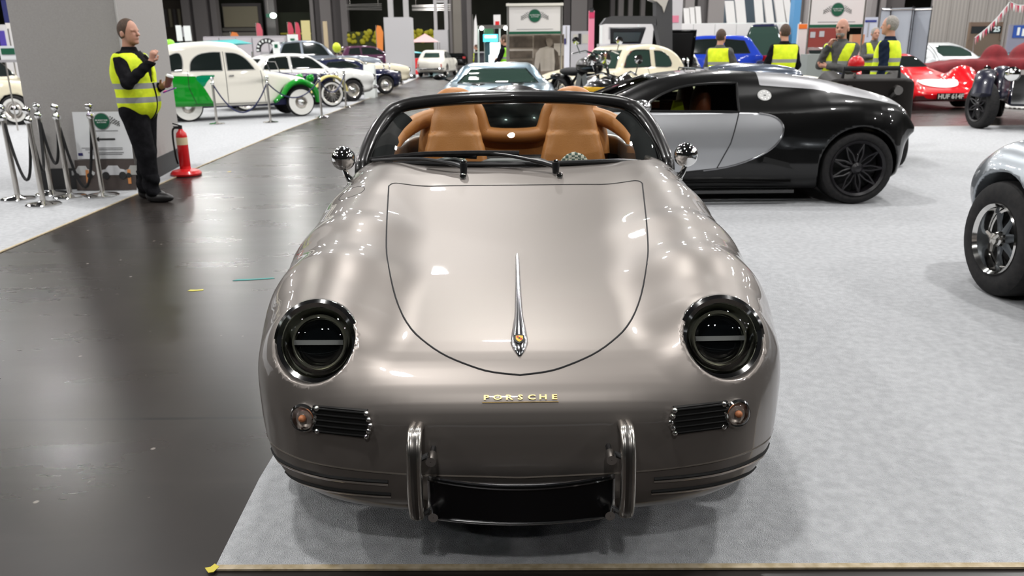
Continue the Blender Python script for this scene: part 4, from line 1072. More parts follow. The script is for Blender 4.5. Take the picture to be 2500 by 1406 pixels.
def T_mini(p):
    return dict(paint=p, side=[(-.42, .3), (-.50, .45), (-.48, .7), (-.42, .86), (.8, .89), (1.5, .89), (2.1, .84), (2.42, .70), (2.5, .5), (2.4, .28), (1, .22), (-.3, .25)],
        plan=[(2.6, 0), (2.5, .4), (2.2, .62), (1.2, .70), (0, .69), (-.4, .58), (-.58, 0)],
        cab=dict(side=[(-.45, .7), (-.40, .95), (-.25, 1.2), (0, 1.32), (.6, 1.36), (1.15, 1.32), (1.35, 1.18), (1.6, .88), (1.6, .7)], w=.64, z=.88, slope=.22, k=.1, j=.05, bow=.1),
        k=.14, arch=[(0, .28, .32), (2.03, .28, .32)], yin=.42,
        win=[spl([(-.22, .93), (-.22, .93), (-.14, 1.22), (-.14, 1.22), (.4, 1.27), (.4, 1.27), (.4, .93), (.4, .93)], 3), spl([(.5, .93), (.5, .93), (.5, 1.27), (.5, 1.27), (1.1, 1.25), (1.38, .93), (1.38, .93)], 3)],
        screen=[(-.5, .93), (-.44, 1.24), (.44, 1.24), (.5, .93)], rearwin=[(-.45, .95), (-.4, 1.2), (.4, 1.2), (.45, .95)], xm=.6, trim=chrome, seams=[[(.45, .9), (.45, .32)]],
        wheels=[(0, .29, .15, .60, dict(rim='disc', rimr=.58, ww=.5)), (2.03, .29, .15, .60, dict(rim='disc', rimr=.58, ww=.5))], lamps=[(.48, .64, .08, None)], bumper=[(1, 2.55, .38, .66, chrome), (-1, -.55, .4, .66, chrome)])

def put(name, label, spec, loc, rz, k=1., h=.04, cat='car', group=None):
    T = thing(name, label, cat, loc, rz, group); T.scale = (k, k, k)
    F = build_car(T, spec, h)
    return T
# ------------------------------------------------------------------ people
def person(label, loc, rz, H=1.78, vest=hivis, hair=hair_br, bald=0., arms=None, top=cloth_blk, legs=cloth_blk, head_turn=0., head_dip=0., zip_=True, h=.02, stride=.0, strips=(1.23, 1.10), vlen=.86, beard=None, group=None, build=1., thumb=False, lw=1.):
    T = thing('person', label, 'person', loc, rz, group); k = H / 1.78; T.scale = (k, k, k)
    A = arms or [((.04, -.25, 1.16), (.16, -.2, .95), (.3, .1, -.9)), ((.04, .25, 1.16), (.16, .2, .95), (.3, -.1, -.9))]
    S = [(-.01, -.175, 1.425), (-.01, .175, 1.425)]
    ct, st = math.cos(head_turn), math.sin(head_turn)
    cd_, sd_ = math.cos(head_dip), math.sin(head_dip)
    def hl(x, y, z):
        x = x - .0; z = z - 1.58
        x, y = x * ct + y * st, -x * st + y * ct
        x, z = x * cd_ - z * sd_, x * sd_ + z * cd_
        return x, y, z + 1.58
    def legsf(x, y, z, e=0.):
        d = ellipsoid(x, y, z, (0, 0, .94), (.125 + e, .165 * build + e, .13 + e))
        for s, f in ((-1, stride), (1, -stride)):
            c = smin(capsule(x, y, z, (0, s * .088, .90), (.02 + f * .5, s * .095, .50), .088 * lw + e, .062 * lw + e), capsule(x, y, z, (.02 + f * .5, s * .095, .50), (-.01 + f, s * .10, .10), .060 * lw + e, .044 * lw + e), .03)
            d = smin(d, c, .05)
        return d
    def torso(x, y, z, e=0.):
        d = smin(ellipsoid(x, y, z, (0, 0, 1.28), (.125 * build + e, .18 * build + e, .22 + e)), ellipsoid(x, y, z, (.02, 0, 1.06), (.125 * build + e, .16 * build + e, .2 + e)), .06)
        for s in (-1, 1): d = smin(d, capsule(x, y, z, (-.01, s * .05, 1.44), (-.01, s * .165, 1.415), .055 + e), .05)
        return d
    def armf(i, x, y, z, e=0.):
        el, wr, _ = A[i]
        return smin(capsule(x, y, z, S[i], el, .056 + e, .045 + e), capsule(x, y, z, el, wr, .045 + e, .030 + e), .02)
    fing = []
    for i in (0, 1):
        el, wr, hd = A[i]
        d = Vector(hd).normalized(); w_ = Vector(wr); s = -1 if i == 0 else 1
        side_ = d.cross(Vector((0, s, .15))).normalized()
        nrm = d.cross(side_)
        pal = w_ + d * .05
        fs = []
        for j in range(4):
            a = pal + d * .03 + side_ * (.027 - .018 * j); ln = (.040, .046, .043, .034)[j]
            b = a + d * ln * .7 - nrm * .018 * s; c = b + d * ln * .25 - nrm * .026 * s
            fs.append((tuple(a), tuple(b), tuple(c)))
        a = w_ + d * .02 + side_ * .025; b = a + side_ * .028 + d * .022; c = b + (d * .034 if thumb and i == 0 else d * .022)
        fing.append((tuple(w_ + d * .015), tuple(pal + d * .03), fs, (tuple(a), tuple(b), tuple(c))))
    def body(x, y, z):
        d = smin(torso(x, y, z), legsf(x, y, z), .05)
        for i in (0, 1):
            d = smin(d, armf(i, x, y, z), .03)
            a, b, fs, th = fing[i]
            hnd = capsule(x, y, z, a, b, .024, .030)
            for q in fs: hnd = smin(hnd, np.minimum(capsule(x, y, z, q[0], q[1], .0095), capsule(x, y, z, q[1], q[2], .009, .008)), .006)
            hnd = smin(hnd, np.minimum(capsule(x, y, z, th[0], th[1], .012), capsule(x, y, z, th[1], th[2], .011, .009)), .008)
            d = smin(d, hnd, .01)
        for s, f in ((-1, stride), (1, -stride)):
            d = smin(d, ellipsoid(x, y, z, (.06 + f, s * .105, .05), (.12, .045, .045)), .02)
        d = smin(d, capsule(x, y, z, (-.005, 0, 1.60), (-.02, 0, 1.46), .054, .062), .03)
        X, Y, Z = hl(x, y, z)
        hd = ellipsoid(X, Y, Z, (.012, 0, 1.695), (.098, .076, .108))
        hd = smin(hd, ellipsoid(X, Y, Z, (.045, 0, 1.615), (.058, .052, .058)), .04)
        Ya = np.abs(Y)
        hd = smax(hd, -ellipsoid(X, Ya, Z, (.112, .033, 1.682), (.018, .020, .014)), .015)
        hd = smin(hd, capsule(X, Ya, Z, (.096, .012, 1.702), (.088, .045, 1.700), .010), .012)
        hd = smin(hd, capsule(X, Y, Z, (.103, 0, 1.69), (.126, 0, 1.655), .009, .014), .010)
        hd = smin(hd, ellipsoid(X, Y, Z, (.098, 0, 1.622), (.014, .026, .010)), .008)
        hd = smin(hd, ellipsoid(X, Y, Z, (.088, 0, 1.585), (.022, .026, .018)), .02)
        hd = smin(hd, ellipsoid(X, Ya, Z, (-.002, .079, 1.665), (.024, .012, .034)), .006)
        return smin(d, hd, .02)
    lim = [min(-.3, *(a[1][0] - .15 for a in A)), -.42, -.02], [max(.3, *(a[1][0] + .2 for a in A)), .42, 1.86]
    eye = lambda P: np.minimum(*[ellipsoid(*hl(P[:, 0], P[:, 1], P[:, 2]), (.094, s * .033, 1.682), (.03, .015, .008)) for s in (-1, 1)])
    lip = lambda P: ellipsoid(*hl(P[:, 0], P[:, 1], P[:, 2]), (.105, 0, 1.622), (.03, .024, .008))
    regs = [('eye', 'xyz', eye, None), ('lip', 'xyz', lip, None)]
    P, Q = mesh_sdf(body, *lim, min(h, .014), smooth=1)
    lab, N = regions(body, P, Q, regs, min(h, .014))
    me = np_mesh('body', P, Q, N); b = link('body', me, None, T)
    me.materials.append(skin); me.materials.append(mat('eye_dark', (.05, .03, .025), .3)); me.materials.append(mat('lip_skin', (.40, .15, .12), .5))
    me.polygons.foreach_set('material_index', lab.astype(np.int32)); me.update()
    # clothing
    sdf_part('trousers', lambda x, y, z: smax(smax(legsf(x, y, z, .022 + .01 * np.sin(z * 40 + x * 30) * (z < .3)), .055 - z, .01), z - 1.0, .02), (-.35, -.35, .0), (.4, .35, 1.06), h, legs, T)
    def jacket(x, y, z):
        d = torso(x, y, z, .014)
        for i in (0, 1): d = smin(d, armf(i, x, y, z, .013 + .003 * np.sin(60 * (x + z))), .04)
        d = smin(d, capsule(x, y, z, (-.008, 0, 1.52), (-.018, 0, 1.45), .072, .085), .03)
        for i in (0, 1):
            w_ = np.array(A[i][1]); hd = np.array(A[i][2], float); hd /= np.linalg.norm(hd)
            cut = (x - w_[0]) * hd[0] + (y - w_[1]) * hd[1] + (z - w_[2]) * hd[2]
            near = np.sqrt((x - w_[0]) ** 2 + (y - w_[1]) ** 2 + (z - w_[2]) ** 2) - .1
            d = np.maximum(d, np.where(near < 0, cut - .005, -1))
        d = smax(d, .90 - z, .02)
        return smax(d, z - 1.545, .01)
    sdf_part('jacket', jacket, lim[0], lim[1], h * .85, top, T)
    for s, f in ((-1, stride), (1, -stride)):
        sh = lambda x, y, z: smax(smin(ellipsoid(x, y, z, (.065 + f, s * .105, .045), (.145, .056, .055)), ellipsoid(x, y, z, (-.02 + f, s * .10, .07), (.065, .052, .07)), .02), -z + .002, .01)
        sdf_part('shoe', sh, (-.2 + f, s * .105 - .09, -.01), (.3 + f, s * .105 + .09, .16), .014, mat('shoe_black', (.012, .011, .011), .4), T)
    if vest is not None:
        def vf(x, y, z):
            d = torso(x, y, z, .034 + .007 * np.sin(y * 38 + z * 9) * np.clip((1.2 - z) * 4, 0, 1) + np.clip(1.05 - z, 0, .2) * .10)
            d = smax(d, vlen - z, .012)
            d = smax(d, z - 1.485, .01)
            d = smax(d, np.abs(y) - .195 * build, .02)
            # V neck
            return np.maximum(d, -np.maximum(np.abs(y) - .035 - np.clip(z - 1.25, 0, 1) * .28, np.maximum(1.20 - z, -x)))
        P, Q = mesh_sdf(vf, (-.25, -.3, vlen - .05), (.3, .3, 1.55), h * .85, smooth=1)
        rg = [('s', 'xz', [(-1, z - .027), (1, z - .027), (1, z + .027), (-1, z + .027)], None) for z in strips]
        if zip_: rg.append(('z', 'yz', [(-.02, .8), (.02, .8), (.02, 1.5), (-.02, 1.5)], lambda P, N: N[:, 0] > .2))
        lab, N = regions(vf, P, Q, rg, h)
        link('hi_vis_vest', np_mesh('v', P, Q[lab == 0], N), vest, T)
        for i in range(len(strips)):
            if (lab == i + 1).any(): link('reflective_strip', np_mesh('v', P, Q[lab == i + 1], N), refl, T)
        if zip_ and (lab == len(strips) + 1).any(): link('zip_band', np_mesh('v', P, Q[lab == len(strips) + 1], N), cloth_blk, T)
    # hair
    def hairf(x, y, z):
        X, Y, Z = hl(x, y, z)
        d = ellipsoid(X, Y, Z, (.004, 0, 1.702), (.104, .084, .113))
        front = X - (.082 - bald * .10) + (np.maximum(0, 1.74 - Z)) * .3       # hairline slopes back to the ear
        d = smax(d, front, .012)
        d = smax(d, (1.615 + np.clip(X + .02, -.1, .1) * .35) - Z, .01)
        if bald > .6: d = smax(d, Z - 1.735, .01)
        return d
    sdf_part('hair', hairf, (-.2, -.2, 1.5), (.25, .2, 1.86), .0115, hair, T)
    if beard is not None:
        sdf_part('beard', lambda x, y, z: (lambda X, Y, Z: smax(smax(ellipsoid(X, Y, Z, (.05, 0, 1.605), (.062, .057, .05)), Z - 1.622, .01), .04 - X, .01))(*hl(x, y, z)), (-.1, -.12, 1.5), (.2, .12, 1.7), .012, beard, T)
    return T

manT = person('man in yellow hi-vis vest and black clothes with raised hand, beside the grey pillar', (-3.83, 8.42, 0), -.10, 1.80, h=.015, bald=.28, build=1.28, lw=1.22, stride=.10,
       arms=[((.10, -.30, 1.20), (.30, -.17, 1.40), (.25, .15, .8)), ((.04, .23, 1.12), (.22, .10, 1.15), (.8, -.4, .25))], strips=(1.17, 1.035), vlen=.83, head_turn=-.15, thumb=True)
M0 = Matrix.Translation((-3.83, 8.42, 0)) @ Matrix.Rotation(-.10, 4, 'Z') @ Matrix.Scale(1.8 / 1.78, 4)
e = thing('coffee_cup', 'brown paper coffee cup with white lid held by the man at the grey pillar', 'cup', M0 @ Vector((.345, .03, 1.205))); e.rotation_euler = (0, .35, 0)
MB().lathe([(.001, -.05), (.027, -.05), (.037, .05), (.001, .05)], 18).obj('cup', mat('cup_brown', (.17, .07, .05), .6), e)
MB().lathe([(.039, .048), (.040, .058), (.034, .062), (.032, .07), (.001, .07)], 18).obj('lid', white_pl, e)
e = thing('phone', 'phone in purple case with pink charm under the coffee cup', 'phone', M0 @ Vector((.35, .02, 1.12))); e.rotation_euler = (0, -.35, .2)
MB().box((0, 0, 0), (.13, .07, .010)).obj('case', mat('case_purple', (.18, .05, .35), .4), e)
MB().ball((-.04, -.02, .006), .02, 8, (1, 1, .4)).obj('charm', mat('case_pink', (.75, .10, .35), .4), e)
e = thing('radio', 'small black radio aerial at the chest of the man in the yellow vest', 'radio', M0 @ Vector((.20, -.06, 1.44))); e.rotation_euler = (0, -.75, 0)
MB().box((0, 0, 0), (.03, .02, .06)).obj('case', black, e); MB().tube([(0, 0, .03), (0, 0, .09)], .006, 6).obj('aerial', black, e)
sm_ = MB().box((.0, 0, 0), (.012, .06, .035)).obj('badge', mat('badge_orange', (.85, .16, .02), .5), manT); sm_.location = (.125, -.115, 1.36)

def pat(px, py, Y):  # a standing spot: pixel column at a depth
    p = gy(px, py, Y); return (p.x, p.y, .008)
def hgt(px, ptop, Y): return gy(px, ptop, Y).z - .008
hang = [((.03, -.26, 1.15), (.10, -.24, .92), (.15, 0, -1)), ((.03, .26, 1.15), (.10, .24, .92), (.15, 0, -1))]
fold = [((.08, -.25, 1.18), (.24, -.05, 1.20), (.1, .9, .1)), ((.08, .25, 1.18), (.24, .08, 1.14), (.1, -.9, .1))]
person('man in yellow vest with brown hair standing beside the blue hatchback', pat(1757, 140, 14.5), PI / 2 - .7, hgt(1757, 75, 14.5), top=cloth_gry, legs=cloth_gry, zip_=False, arms=[((.10, -.26, 1.18), (.28, -.12, 1.12), (.6, .5, .1)), hang[1]], group=None)
person('man in yellow vest seen from behind, in front of the navy car with raised tailgate', pat(1912, 140, 14.0), PI / 2 + .1, hgt(1912, 63, 14), top=cloth_blk, legs=cloth_navy, zip_=False, arms=[((.03, -.27, 1.15), (.12, -.2, .98), (.4, .3, -.6)), ((.03, .27, 1.15), (.12, .2, .98), (.4, -.3, -.6))], build=1.08)
person('bald man in grey jumper and yellow vest with a hand at his mouth', pat(2050, 140, 11.6), -PI / 2 - .75, hgt(2050, 50, 11.6), hair=hair_gr, bald=1., top=cloth_gry, legs=cloth_navy, arms=[((.10, -.22, 1.20), (.17, -.10, 1.45), (-.2, .5, .9)), ((.10, .20, 1.14), (.20, -.08, 1.19), (.2, -.9, .1))], build=1.1, beard=hair_gr)
person('man in navy jumper and yellow vest, half turned, before the pale display screens', pat(2166, 140, 12.0), PI - .75, hgt(2168, 44, 12), hair=hair_gr, bald=.3, top=cloth_navy, legs=cloth_navy, arms=[((-.04, -.24, 1.15), (.02, -.21, .92), (0, 0, -1)), ((-.04, .24, 1.15), (.02, .21, .92), (0, 0, -1))], build=1.08, zip_=False)
person('person in grey cap and yellow vest farther back between two men in vests', pat(2130, 140, 19), -PI / 2, hgt(2130, 70, 19), hair=hair_gr, top=cloth_gry, legs=cloth_blk, arms=fold, zip_=False, h=.025)
person('person in yellow vest at the far end of the aisle beside the cyan-lit kiosk', pat(1163, 135, 42), PI, hgt(1163, 110, 42), top=cloth_blk, h=.03, arms=hang)
person('person in green vest at the lit kiosk left of the sepia photo wall', pat(1233, 140, 22.5), PI - .4, hgt(1233, 88, 22.5), vest=hivis_g, top=cloth_blk, h=.025, arms=fold, zip_=False)
# ------------------------------------------------------------------ hall shell
wall_dk = noise_mat('hall_wall_dark', (.035, .038, .027), (.055, .058, .042), .3, .8)
ceil_m = mat('ceiling_dark', (.03, .03, .032), .9)
def ribbed(name, c1, c2, per, rough=.6):
    m = mat(name, c1, rough); nt = m.node_tree; N = nt.nodes; L = nt.links
    tc = N.new('ShaderNodeTexCoord'); wv = N.new('ShaderNodeTexWave'); wv.inputs['Scale'].default_value = per; wv.wave_profile = 'TRI'
    r = N.new('ShaderNodeValToRGB'); r.color_ramp.elements[0].color = (*c1, 1); r.color_ramp.elements[1].color = (*c2, 1)
    L.new(tc.outputs['Object'], wv.inputs[0]); L.new(wv.outputs[0], r.inputs[0]); L.new(r.outputs[0], N['Principled BSDF'].inputs['Base Color']); return m
corr = ribbed('corrugated_panel', (.26, .24, .225), (.36, .335, .31), 1.6)
tag(MB().box((0, 96, 6.5), (150, .4, 13)).obj('wall_back', wall_dk, smooth=0), kind='structure')
tag(MB().box((-58, 25, 6.5), (.4, 142, 13)).obj('wall_left', wall_dk, smooth=0), kind='structure')
tag(MB().box((62, 25, 6.5), (.4, 142, 13)).obj('wall_right', corr, smooth=0), kind='structure')
tag(MB().box((0, -46, 6.5), (120, .4, 13)).obj('wall_front', wall_dk, smooth=0), kind='structure')
tag(MB().box((0, 25, 13.1), (124, 144, .2)).obj('ceiling', ceil_m, smooth=0), kind='structure')

def rect(x0, y0, x1, y1, Y):
    a = gy(x0, (y0 + y1) / 2, Y); b = gy(x1, (y0 + y1) / 2, Y); c = gy((x0 + x1) / 2, y0, Y); d = gy((x0 + x1) / 2, y1, Y)
    return a.x, b.x, d.z, c.z
def board(name, label, cat, r, Y, m, t=.06, ground=False, parent=None, group=None, off=0.):
    x0, x1, z0, z1 = rect(*r, Y)
    if ground: z0 = .01
    o = MB().box((0, 0, (z1 - z0) / 2), (x1 - x0, t, z1 - z0)).obj(name, m, parent, 0)
    if parent is None:
        o.location = ((x0 + x1) / 2, Y, z0); tag(o, label, cat, group)
    else:
        o.location = Vector(((x0 + x1) / 2, Y - t / 2 + off, z0)) - parent.location
    return o
def stand(name, label, cat, r, Y, parts, t=.3, m=None, ground=True, group=None):
    """a thing with painted board parts: parts = [(name, rect, material, thickness, forward offset)]"""
    x0, x1, z0, z1 = rect(*r, Y)
    e = thing(name, label, cat, ((x0 + x1) / 2, Y, .0), 0, group)
    if m is not None:
        zz = 0.01 if ground else z0
        MB().box((0, t / 2, (z1 + zz) / 2), (x1 - x0, t, z1 - zz)).obj('board', m, e, 0)
    if not ground or m is None:
        for x in (-(x1 - x0) * .4, (x1 - x0) * .4): MB().tube([(x, t * .5 + .02, .009), (x, t * .5 + .02, z0 + .3)], .015, 6).obj('post', steel, e)
    for nm, rr, mm, tt, off in parts:
        a0, a1, b0, b1 = rect(*rr, Y)
        MB().box(((a0 + a1) / 2 - e.location.x, -tt / 2 - off, (b0 + b1) / 2), (a1 - a0, tt, b1 - b0)).obj(nm, mm, e, 0)
    return e
G1 = mat('panel_grey', (.34, .33, .34), .85); G2 = mat('panel_light_grey', (.44, .43, .44), .85); W1 = mat('panel_white', (.70, .68, .67), .8)
pil_m = noise_mat('pillar_grey', (.33, .315, .305), (.36, .345, .335), 60, .9)
# far wall dressing: columns, shutters, pipes
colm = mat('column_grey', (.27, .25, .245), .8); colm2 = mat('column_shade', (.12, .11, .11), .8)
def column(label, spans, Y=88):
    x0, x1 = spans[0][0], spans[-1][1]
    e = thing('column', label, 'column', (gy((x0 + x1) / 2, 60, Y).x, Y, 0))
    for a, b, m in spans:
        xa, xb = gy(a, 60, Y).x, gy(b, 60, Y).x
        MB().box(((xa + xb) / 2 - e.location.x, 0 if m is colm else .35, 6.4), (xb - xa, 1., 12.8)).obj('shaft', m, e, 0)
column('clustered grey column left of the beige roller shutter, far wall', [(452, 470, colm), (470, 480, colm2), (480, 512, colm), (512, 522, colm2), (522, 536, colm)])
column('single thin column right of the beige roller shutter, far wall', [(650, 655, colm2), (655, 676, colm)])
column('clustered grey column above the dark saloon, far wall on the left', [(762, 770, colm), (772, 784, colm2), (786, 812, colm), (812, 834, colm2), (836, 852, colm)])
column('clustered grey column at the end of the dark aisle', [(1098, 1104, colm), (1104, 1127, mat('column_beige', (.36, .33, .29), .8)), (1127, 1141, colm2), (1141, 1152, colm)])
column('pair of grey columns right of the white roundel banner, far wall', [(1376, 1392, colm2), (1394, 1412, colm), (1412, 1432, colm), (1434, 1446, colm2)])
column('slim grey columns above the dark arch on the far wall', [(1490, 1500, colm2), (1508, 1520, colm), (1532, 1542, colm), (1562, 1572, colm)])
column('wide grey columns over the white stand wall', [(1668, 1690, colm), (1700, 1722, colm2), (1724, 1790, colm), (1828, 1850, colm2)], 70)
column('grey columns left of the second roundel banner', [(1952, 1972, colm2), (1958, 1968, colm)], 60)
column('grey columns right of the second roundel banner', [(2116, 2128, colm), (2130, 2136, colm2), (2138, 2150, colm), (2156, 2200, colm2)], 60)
bge = ribbed('shutter_beige', (.40, .36, .25), (.30, .27, .19), 6); shd = mat('shutter_shade', (.19, .18, .155), .7)
stand('roller_shutter', 'beige roller shutter in the far wall between two columns', 'shutter', (545, 8, 640, 95), 90, [('slat_curtain', (548, 16, 632, 66), bge, .1, .2), ('lower_panel', (545, 68, 640, 76), shd, .1, .2), ('lower_panel', (545, 79, 640, 90), mat('shutter_light', (.30, .28, .24), .7), .1, .2)], .3, colm2)
stand('cladding', 'brown and beige striped cladding right of the near grey pillar', 'cladding', (400, 0, 452, 100), 90, [('stripe', (404 + 11 * i, 22, 410 + 11 * i, 66), (bge if i % 2 else colm2), .1, .1) for i in range(4)], .3, mat('brown_panel', (.09, .075, .06), .8))
stand('loading_door', 'dark green loading door under the exit lamp, far wall', 'door', (680, 30, 762, 110), 90, [('yellow_rail', (686, 80, 760, 84), mat('rail_yellow', (.5, .45, .05), .5), .1, .1)], .3, mat('door_green', (.03, .035, .02), .8))
lampx = thing('exit_light', 'small bright greenish lamp high on the far wall at left', 'lamp', gy(667, 38, 86)); MB().ball((0, 0, 0), .34, 10, (1, .6, .8)).obj('lens', mat('exit_glow', (.8, 1, .9), .4, emit=(.75, 1, .88), es=6), lampx); MB().box((-.5, .05, 0), (.4, .3, .35)).obj('housing', mat('exit_green', (.1, .3, .2), .5), lampx); MB().tube([(-.5, .05, .1), (-.5, .05, 12.98 - lampx.location.z)], .03, 6).obj('drop_rod', steel, lampx)
for (x0, x1, y, yy, lb) in ((846, 932, 18, 60, 'bright pipe rack under the roof left of the near grey clad column'), (1006, 1100, 20, 62, 'bright pipe rack under the roof right of the near grey clad column')):
    e = thing('pipe_rack', lb, 'pipes', gy((x0 + x1) / 2, y, 84)); a = gy(x0, y, 84) - gy((x0 + x1) / 2, y, 84)
    for x in (a.x * .8, -a.x * .8): MB().tube([(x, 0, .1), (x, 0, 12.98 - e.location.z)], .03, 6).obj('hanger', steel, e)
    for j in range(4): MB().tube([(a.x, 0, .25 - .16 * j + .05 * (j % 2)), (-a.x, 0, .30 - .18 * j)], .05, 6).obj('pipe', mat('pipe_silver', (.55, .53, .5), .3, .6), e)
# hedge of yellow things (stand flowers) seen as a low dark planter band
for i, (x0, x1, lb) in enumerate(((850, 928, 'yellow and green lit planting below the pipe rack, left of the grey clad column'), (1008, 1060, 'yellow and green lit planting behind the pink gazebo'))):
    p = gy((x0 + x1) / 2, 88, 80); x_, x2, z0, z1 = rect(x0, 76, x1, 104, 80)
    e = thing('planter', lb, 'planter', (p.x, 80, 0))
    MB().box((0, 0, z1 / 2 + .0), (x2 - x_, .8, z1 - .1)).obj('box', mat('planter_dark', (.05, .06, .02), .8), e, 0)
    mb = MB()
    for k in range(26): mb.ball((random.uniform(x_, x2) - p.x, -.45, random.uniform(z0, z1)), random.uniform(.12, .3), 5)
    tag(mb.obj('yellow_blooms', mat('bloom_yellow', (.55, .50, .03), .6), e), kind='stuff')
# ------------------------------------------------------------------ near grey pillar
A = gz(98, 466); B = gz(345, 459); C = gz(447, 402); Dp = A + C - B
P4 = [A, B, C, Dp]; T = thing('pillar', 'large grey clad pillar with black plinth on the left', 'pillar', A)
def prism(pts, z0, z1, org): 
    n = len(pts); v = [Vector((p.x, p.y, z)) - org for z in (z0, z1) for p in pts]
    return MB().add(v, [tuple(reversed(range(n))), tuple(range(n, 2 * n))] + [(i, (i + 1) % n, (i + 1) % n + n, i + n) for i in range(n)])
prism(P4, .24, 9., A).obj('cladding', pil_m, T, 0)
cen = (A + C) / 2
prism([cen + (p - cen) * 1.012 for p in P4], .008, .25, A).obj('plinth', mat('plinth_black', (.012, .012, .013), .5), T, 0)
MB().tube([(B - A) + Vector((.004, -.004, .25)), (B - A) + Vector((.004, -.004, 9))], .012, 6).obj('corner_bead', mat('bead_grey', (.42, .41, .40), .7), T)
# roundel logo builder (local: x right, z up, facing -y)
grn = mat('roundel_green', (.005, .09, .045), .5); ink = mat('print_black', (.02, .02, .02), .6); wht = mat('print_white', (.75, .78, .76), .6); gryp = mat('print_grey', (.30, .30, .31), .7)
def roundel(parent, c, r, dy=-.004, side=(1, 1), txt=True):
    c = Vector(c); t = .006
    MB().lathe([(r * 1.1, 0), (r * 1.1, -t * .6), (.0001, -t * .6)], 32, 'y', c=c).obj('roundel_ring', gryp, parent, 0)
    MB().lathe([(r, 0), (r, -t), (.0001, -t)], 32, 'y', c=c + Vector((0, -t * .3, 0))).obj('roundel', grn, parent, 0)
    for s in (-1, 1):
        if not side[0 if s < 0 else 1]: continue
        mb = MB()
        for i in range(9):
            for j in range(5):
                if (i + j) % 2: continue
                x = s * (r * 1.15 + i * r * .135); z = r * (.55 - i * .085) - j * r * (.19 - i * .008) + (i % 3) * r * .03
                w_ = r * .115
                mb.box(c + Vector((x, -.002, z)), (w_, .003, r * .15), ry=s * .25)
        tag(mb.obj('chequered_flag', mat('chequer_grey', (.10, .10, .10), .6), parent, 0), kind='stuff')
    if txt:
        for ln, z in (('SILVERSTONE', .12), ('AUCTIONS', -.16)):
            text('lettering', ln, r * (.27 if z > 0 else .25), wht, parent, Matrix.Translation(c + Vector((0, -.012, z * r))) @ Matrix.Rotation(PI / 2, 4, 'X'), .001)
# direction board leaning at the pillar
a = gz(214, 462); b_ = gz(352, 458)
e = thing('direction_sign', 'white sign with green roundel and arrow leaning on the grey pillar', 'sign', ((a.x + b_.x) / 2, a.y - .10, .36))
w_ = (b_.x - a.x) * 1.0
e.rotation_euler = (-.08, 0, 0)
zt = gy(192, 272, a.y).z - .36
MB().box((0, 0, zt / 2), (w_, .012, zt)).obj('board', mat('sign_white', (.72, .73, .75), .5), e, 0)
roundel(e, (w_ * .02, -.008, zt * .80), .085, side=(0, 1))
MB().box((w_ * .06, -.009, zt * .42), (.20, .004, .018)).obj('arrow_shaft', ink, e, 0)
MB().plate([(-.03, 0), (.02, .026), (.02, -.026)], .004, Matrix.Translation((w_ * .06 - .10, -.009, zt * .42))).obj('arrow_head', ink, e, 0)
for i, (z, l, x) in enumerate(((.60, .30, .03), (.235, .46, -.02), (.20, .42, .0), (.135, .40, .02), (.10, .36, .02))):
    MB().box((x, -.009, zt * z), (l, .003, .008)).obj('print_line', gryp, e, 0)
MB().box((-.27, -.009, zt * .10), (.05, .003, .03)).obj('print_block', mat('print_navy', (.02, .02, .12), .6), e, 0)
# picture board of cars below it
e = thing('picture_board', 'low board with printed racing cars below the direction sign', 'picture', ((a.x + b_.x) / 2, a.y - .17, .015)); e.rotation_euler = (-.12, 0, 0)
MB().box((.0, 0, .17), (w_ * 1.08, .012, .34)).obj('board', mat('pic_brown', (.075, .06, .055), .4), e, 0)
for cx, m_, s_ in ((-.25, (.5, .5, .5), .9), (.1, (.62, .62, .64), 1.15), (.33, (.4, .4, .38), .8)):
    MB().plate([(-.14 * s_, -.03), (.14 * s_, -.03), (.15 * s_, .0), (.10 * s_, .03), (.06 * s_, .04), (.04 * s_, .075), (-.05 * s_, .075), (-.08 * s_, .035), (-.14 * s_, .02)], .004, Matrix.Translation((cx, -.009, .20))).obj('printed_car', mat('pic_%d' % (cx * 100), m_, .5), e, 0)
    for dx in (-.08, .085): MB().lathe([(.036 * s_, 0), (.036 * s_, -.005), (.018 * s_, -.005), (.018 * s_, -.006), (.0001, -.006)], 14, 'y', c=(cx + dx * s_, -.010, .165)).obj('printed_wheel', ink, e, 0)
for cx in (-.2, .27): MB().box((cx, -.011, .15), (.035, .003, .16)).obj('orange_post', mat('pic_orange', (.62, .25, .08), .5), e, 0)
# ------------------------------------------------------------------ rope barriers
def stanchion(label, p, group, k=1., lean=0.):
    e = thing('barrier_post', label, 'barrier post', (p.x, p.y, .008), 0, group); e.scale = (k, k, k)
    MB().lathe([(.001, .0), (.165, .0), (.168, .010), (.15, .022), (.05, .034), (.028, .05), (.001, .05)], 32).obj('base', chrome, e)
    MB().lathe([(.0265, .04), (.0265, .85), (.001, .85)], 18).obj('pole', steel, e)
    MB().lathe([(.030, .83), (.040, .845), (.040, .87), (.030, .885), (.018, .90), (.018, .925), (.001, .925)], 18).obj('collar', chrome, e)
    MB().ball((0, 0, .955), .042, 12).obj('ball_finial', chrome, e)
    return e
def rope(label, a, b, sag, m, group, r=.015, z=.86):
    a = Vector((a.x, a.y, z)); b = Vector((b.x, b.y, z)); pts = [a.lerp(b, t) - Vector((0, 0, sag * 4 * t * (1 - t))) for t in np.linspace(0, 1, 17)]
    e = thing('barrier_rope', label, 'rope', a, 0, group)
    MB().tube([p - a for p in pts], r, 8).obj('rope', m, e)
    for p in (pts[0], pts[-1]): MB().ball(p - a, .022, 7).obj('hook', chrome, e)
rb = mat('rope_black', (.012, .012, .013), .8); rn = mat('rope_navy', (.015, .02, .07), .8)
st = [gz(45, 488), gz(107, 502), gz(128, 476), gz(172, 483), gz(252, 480)]
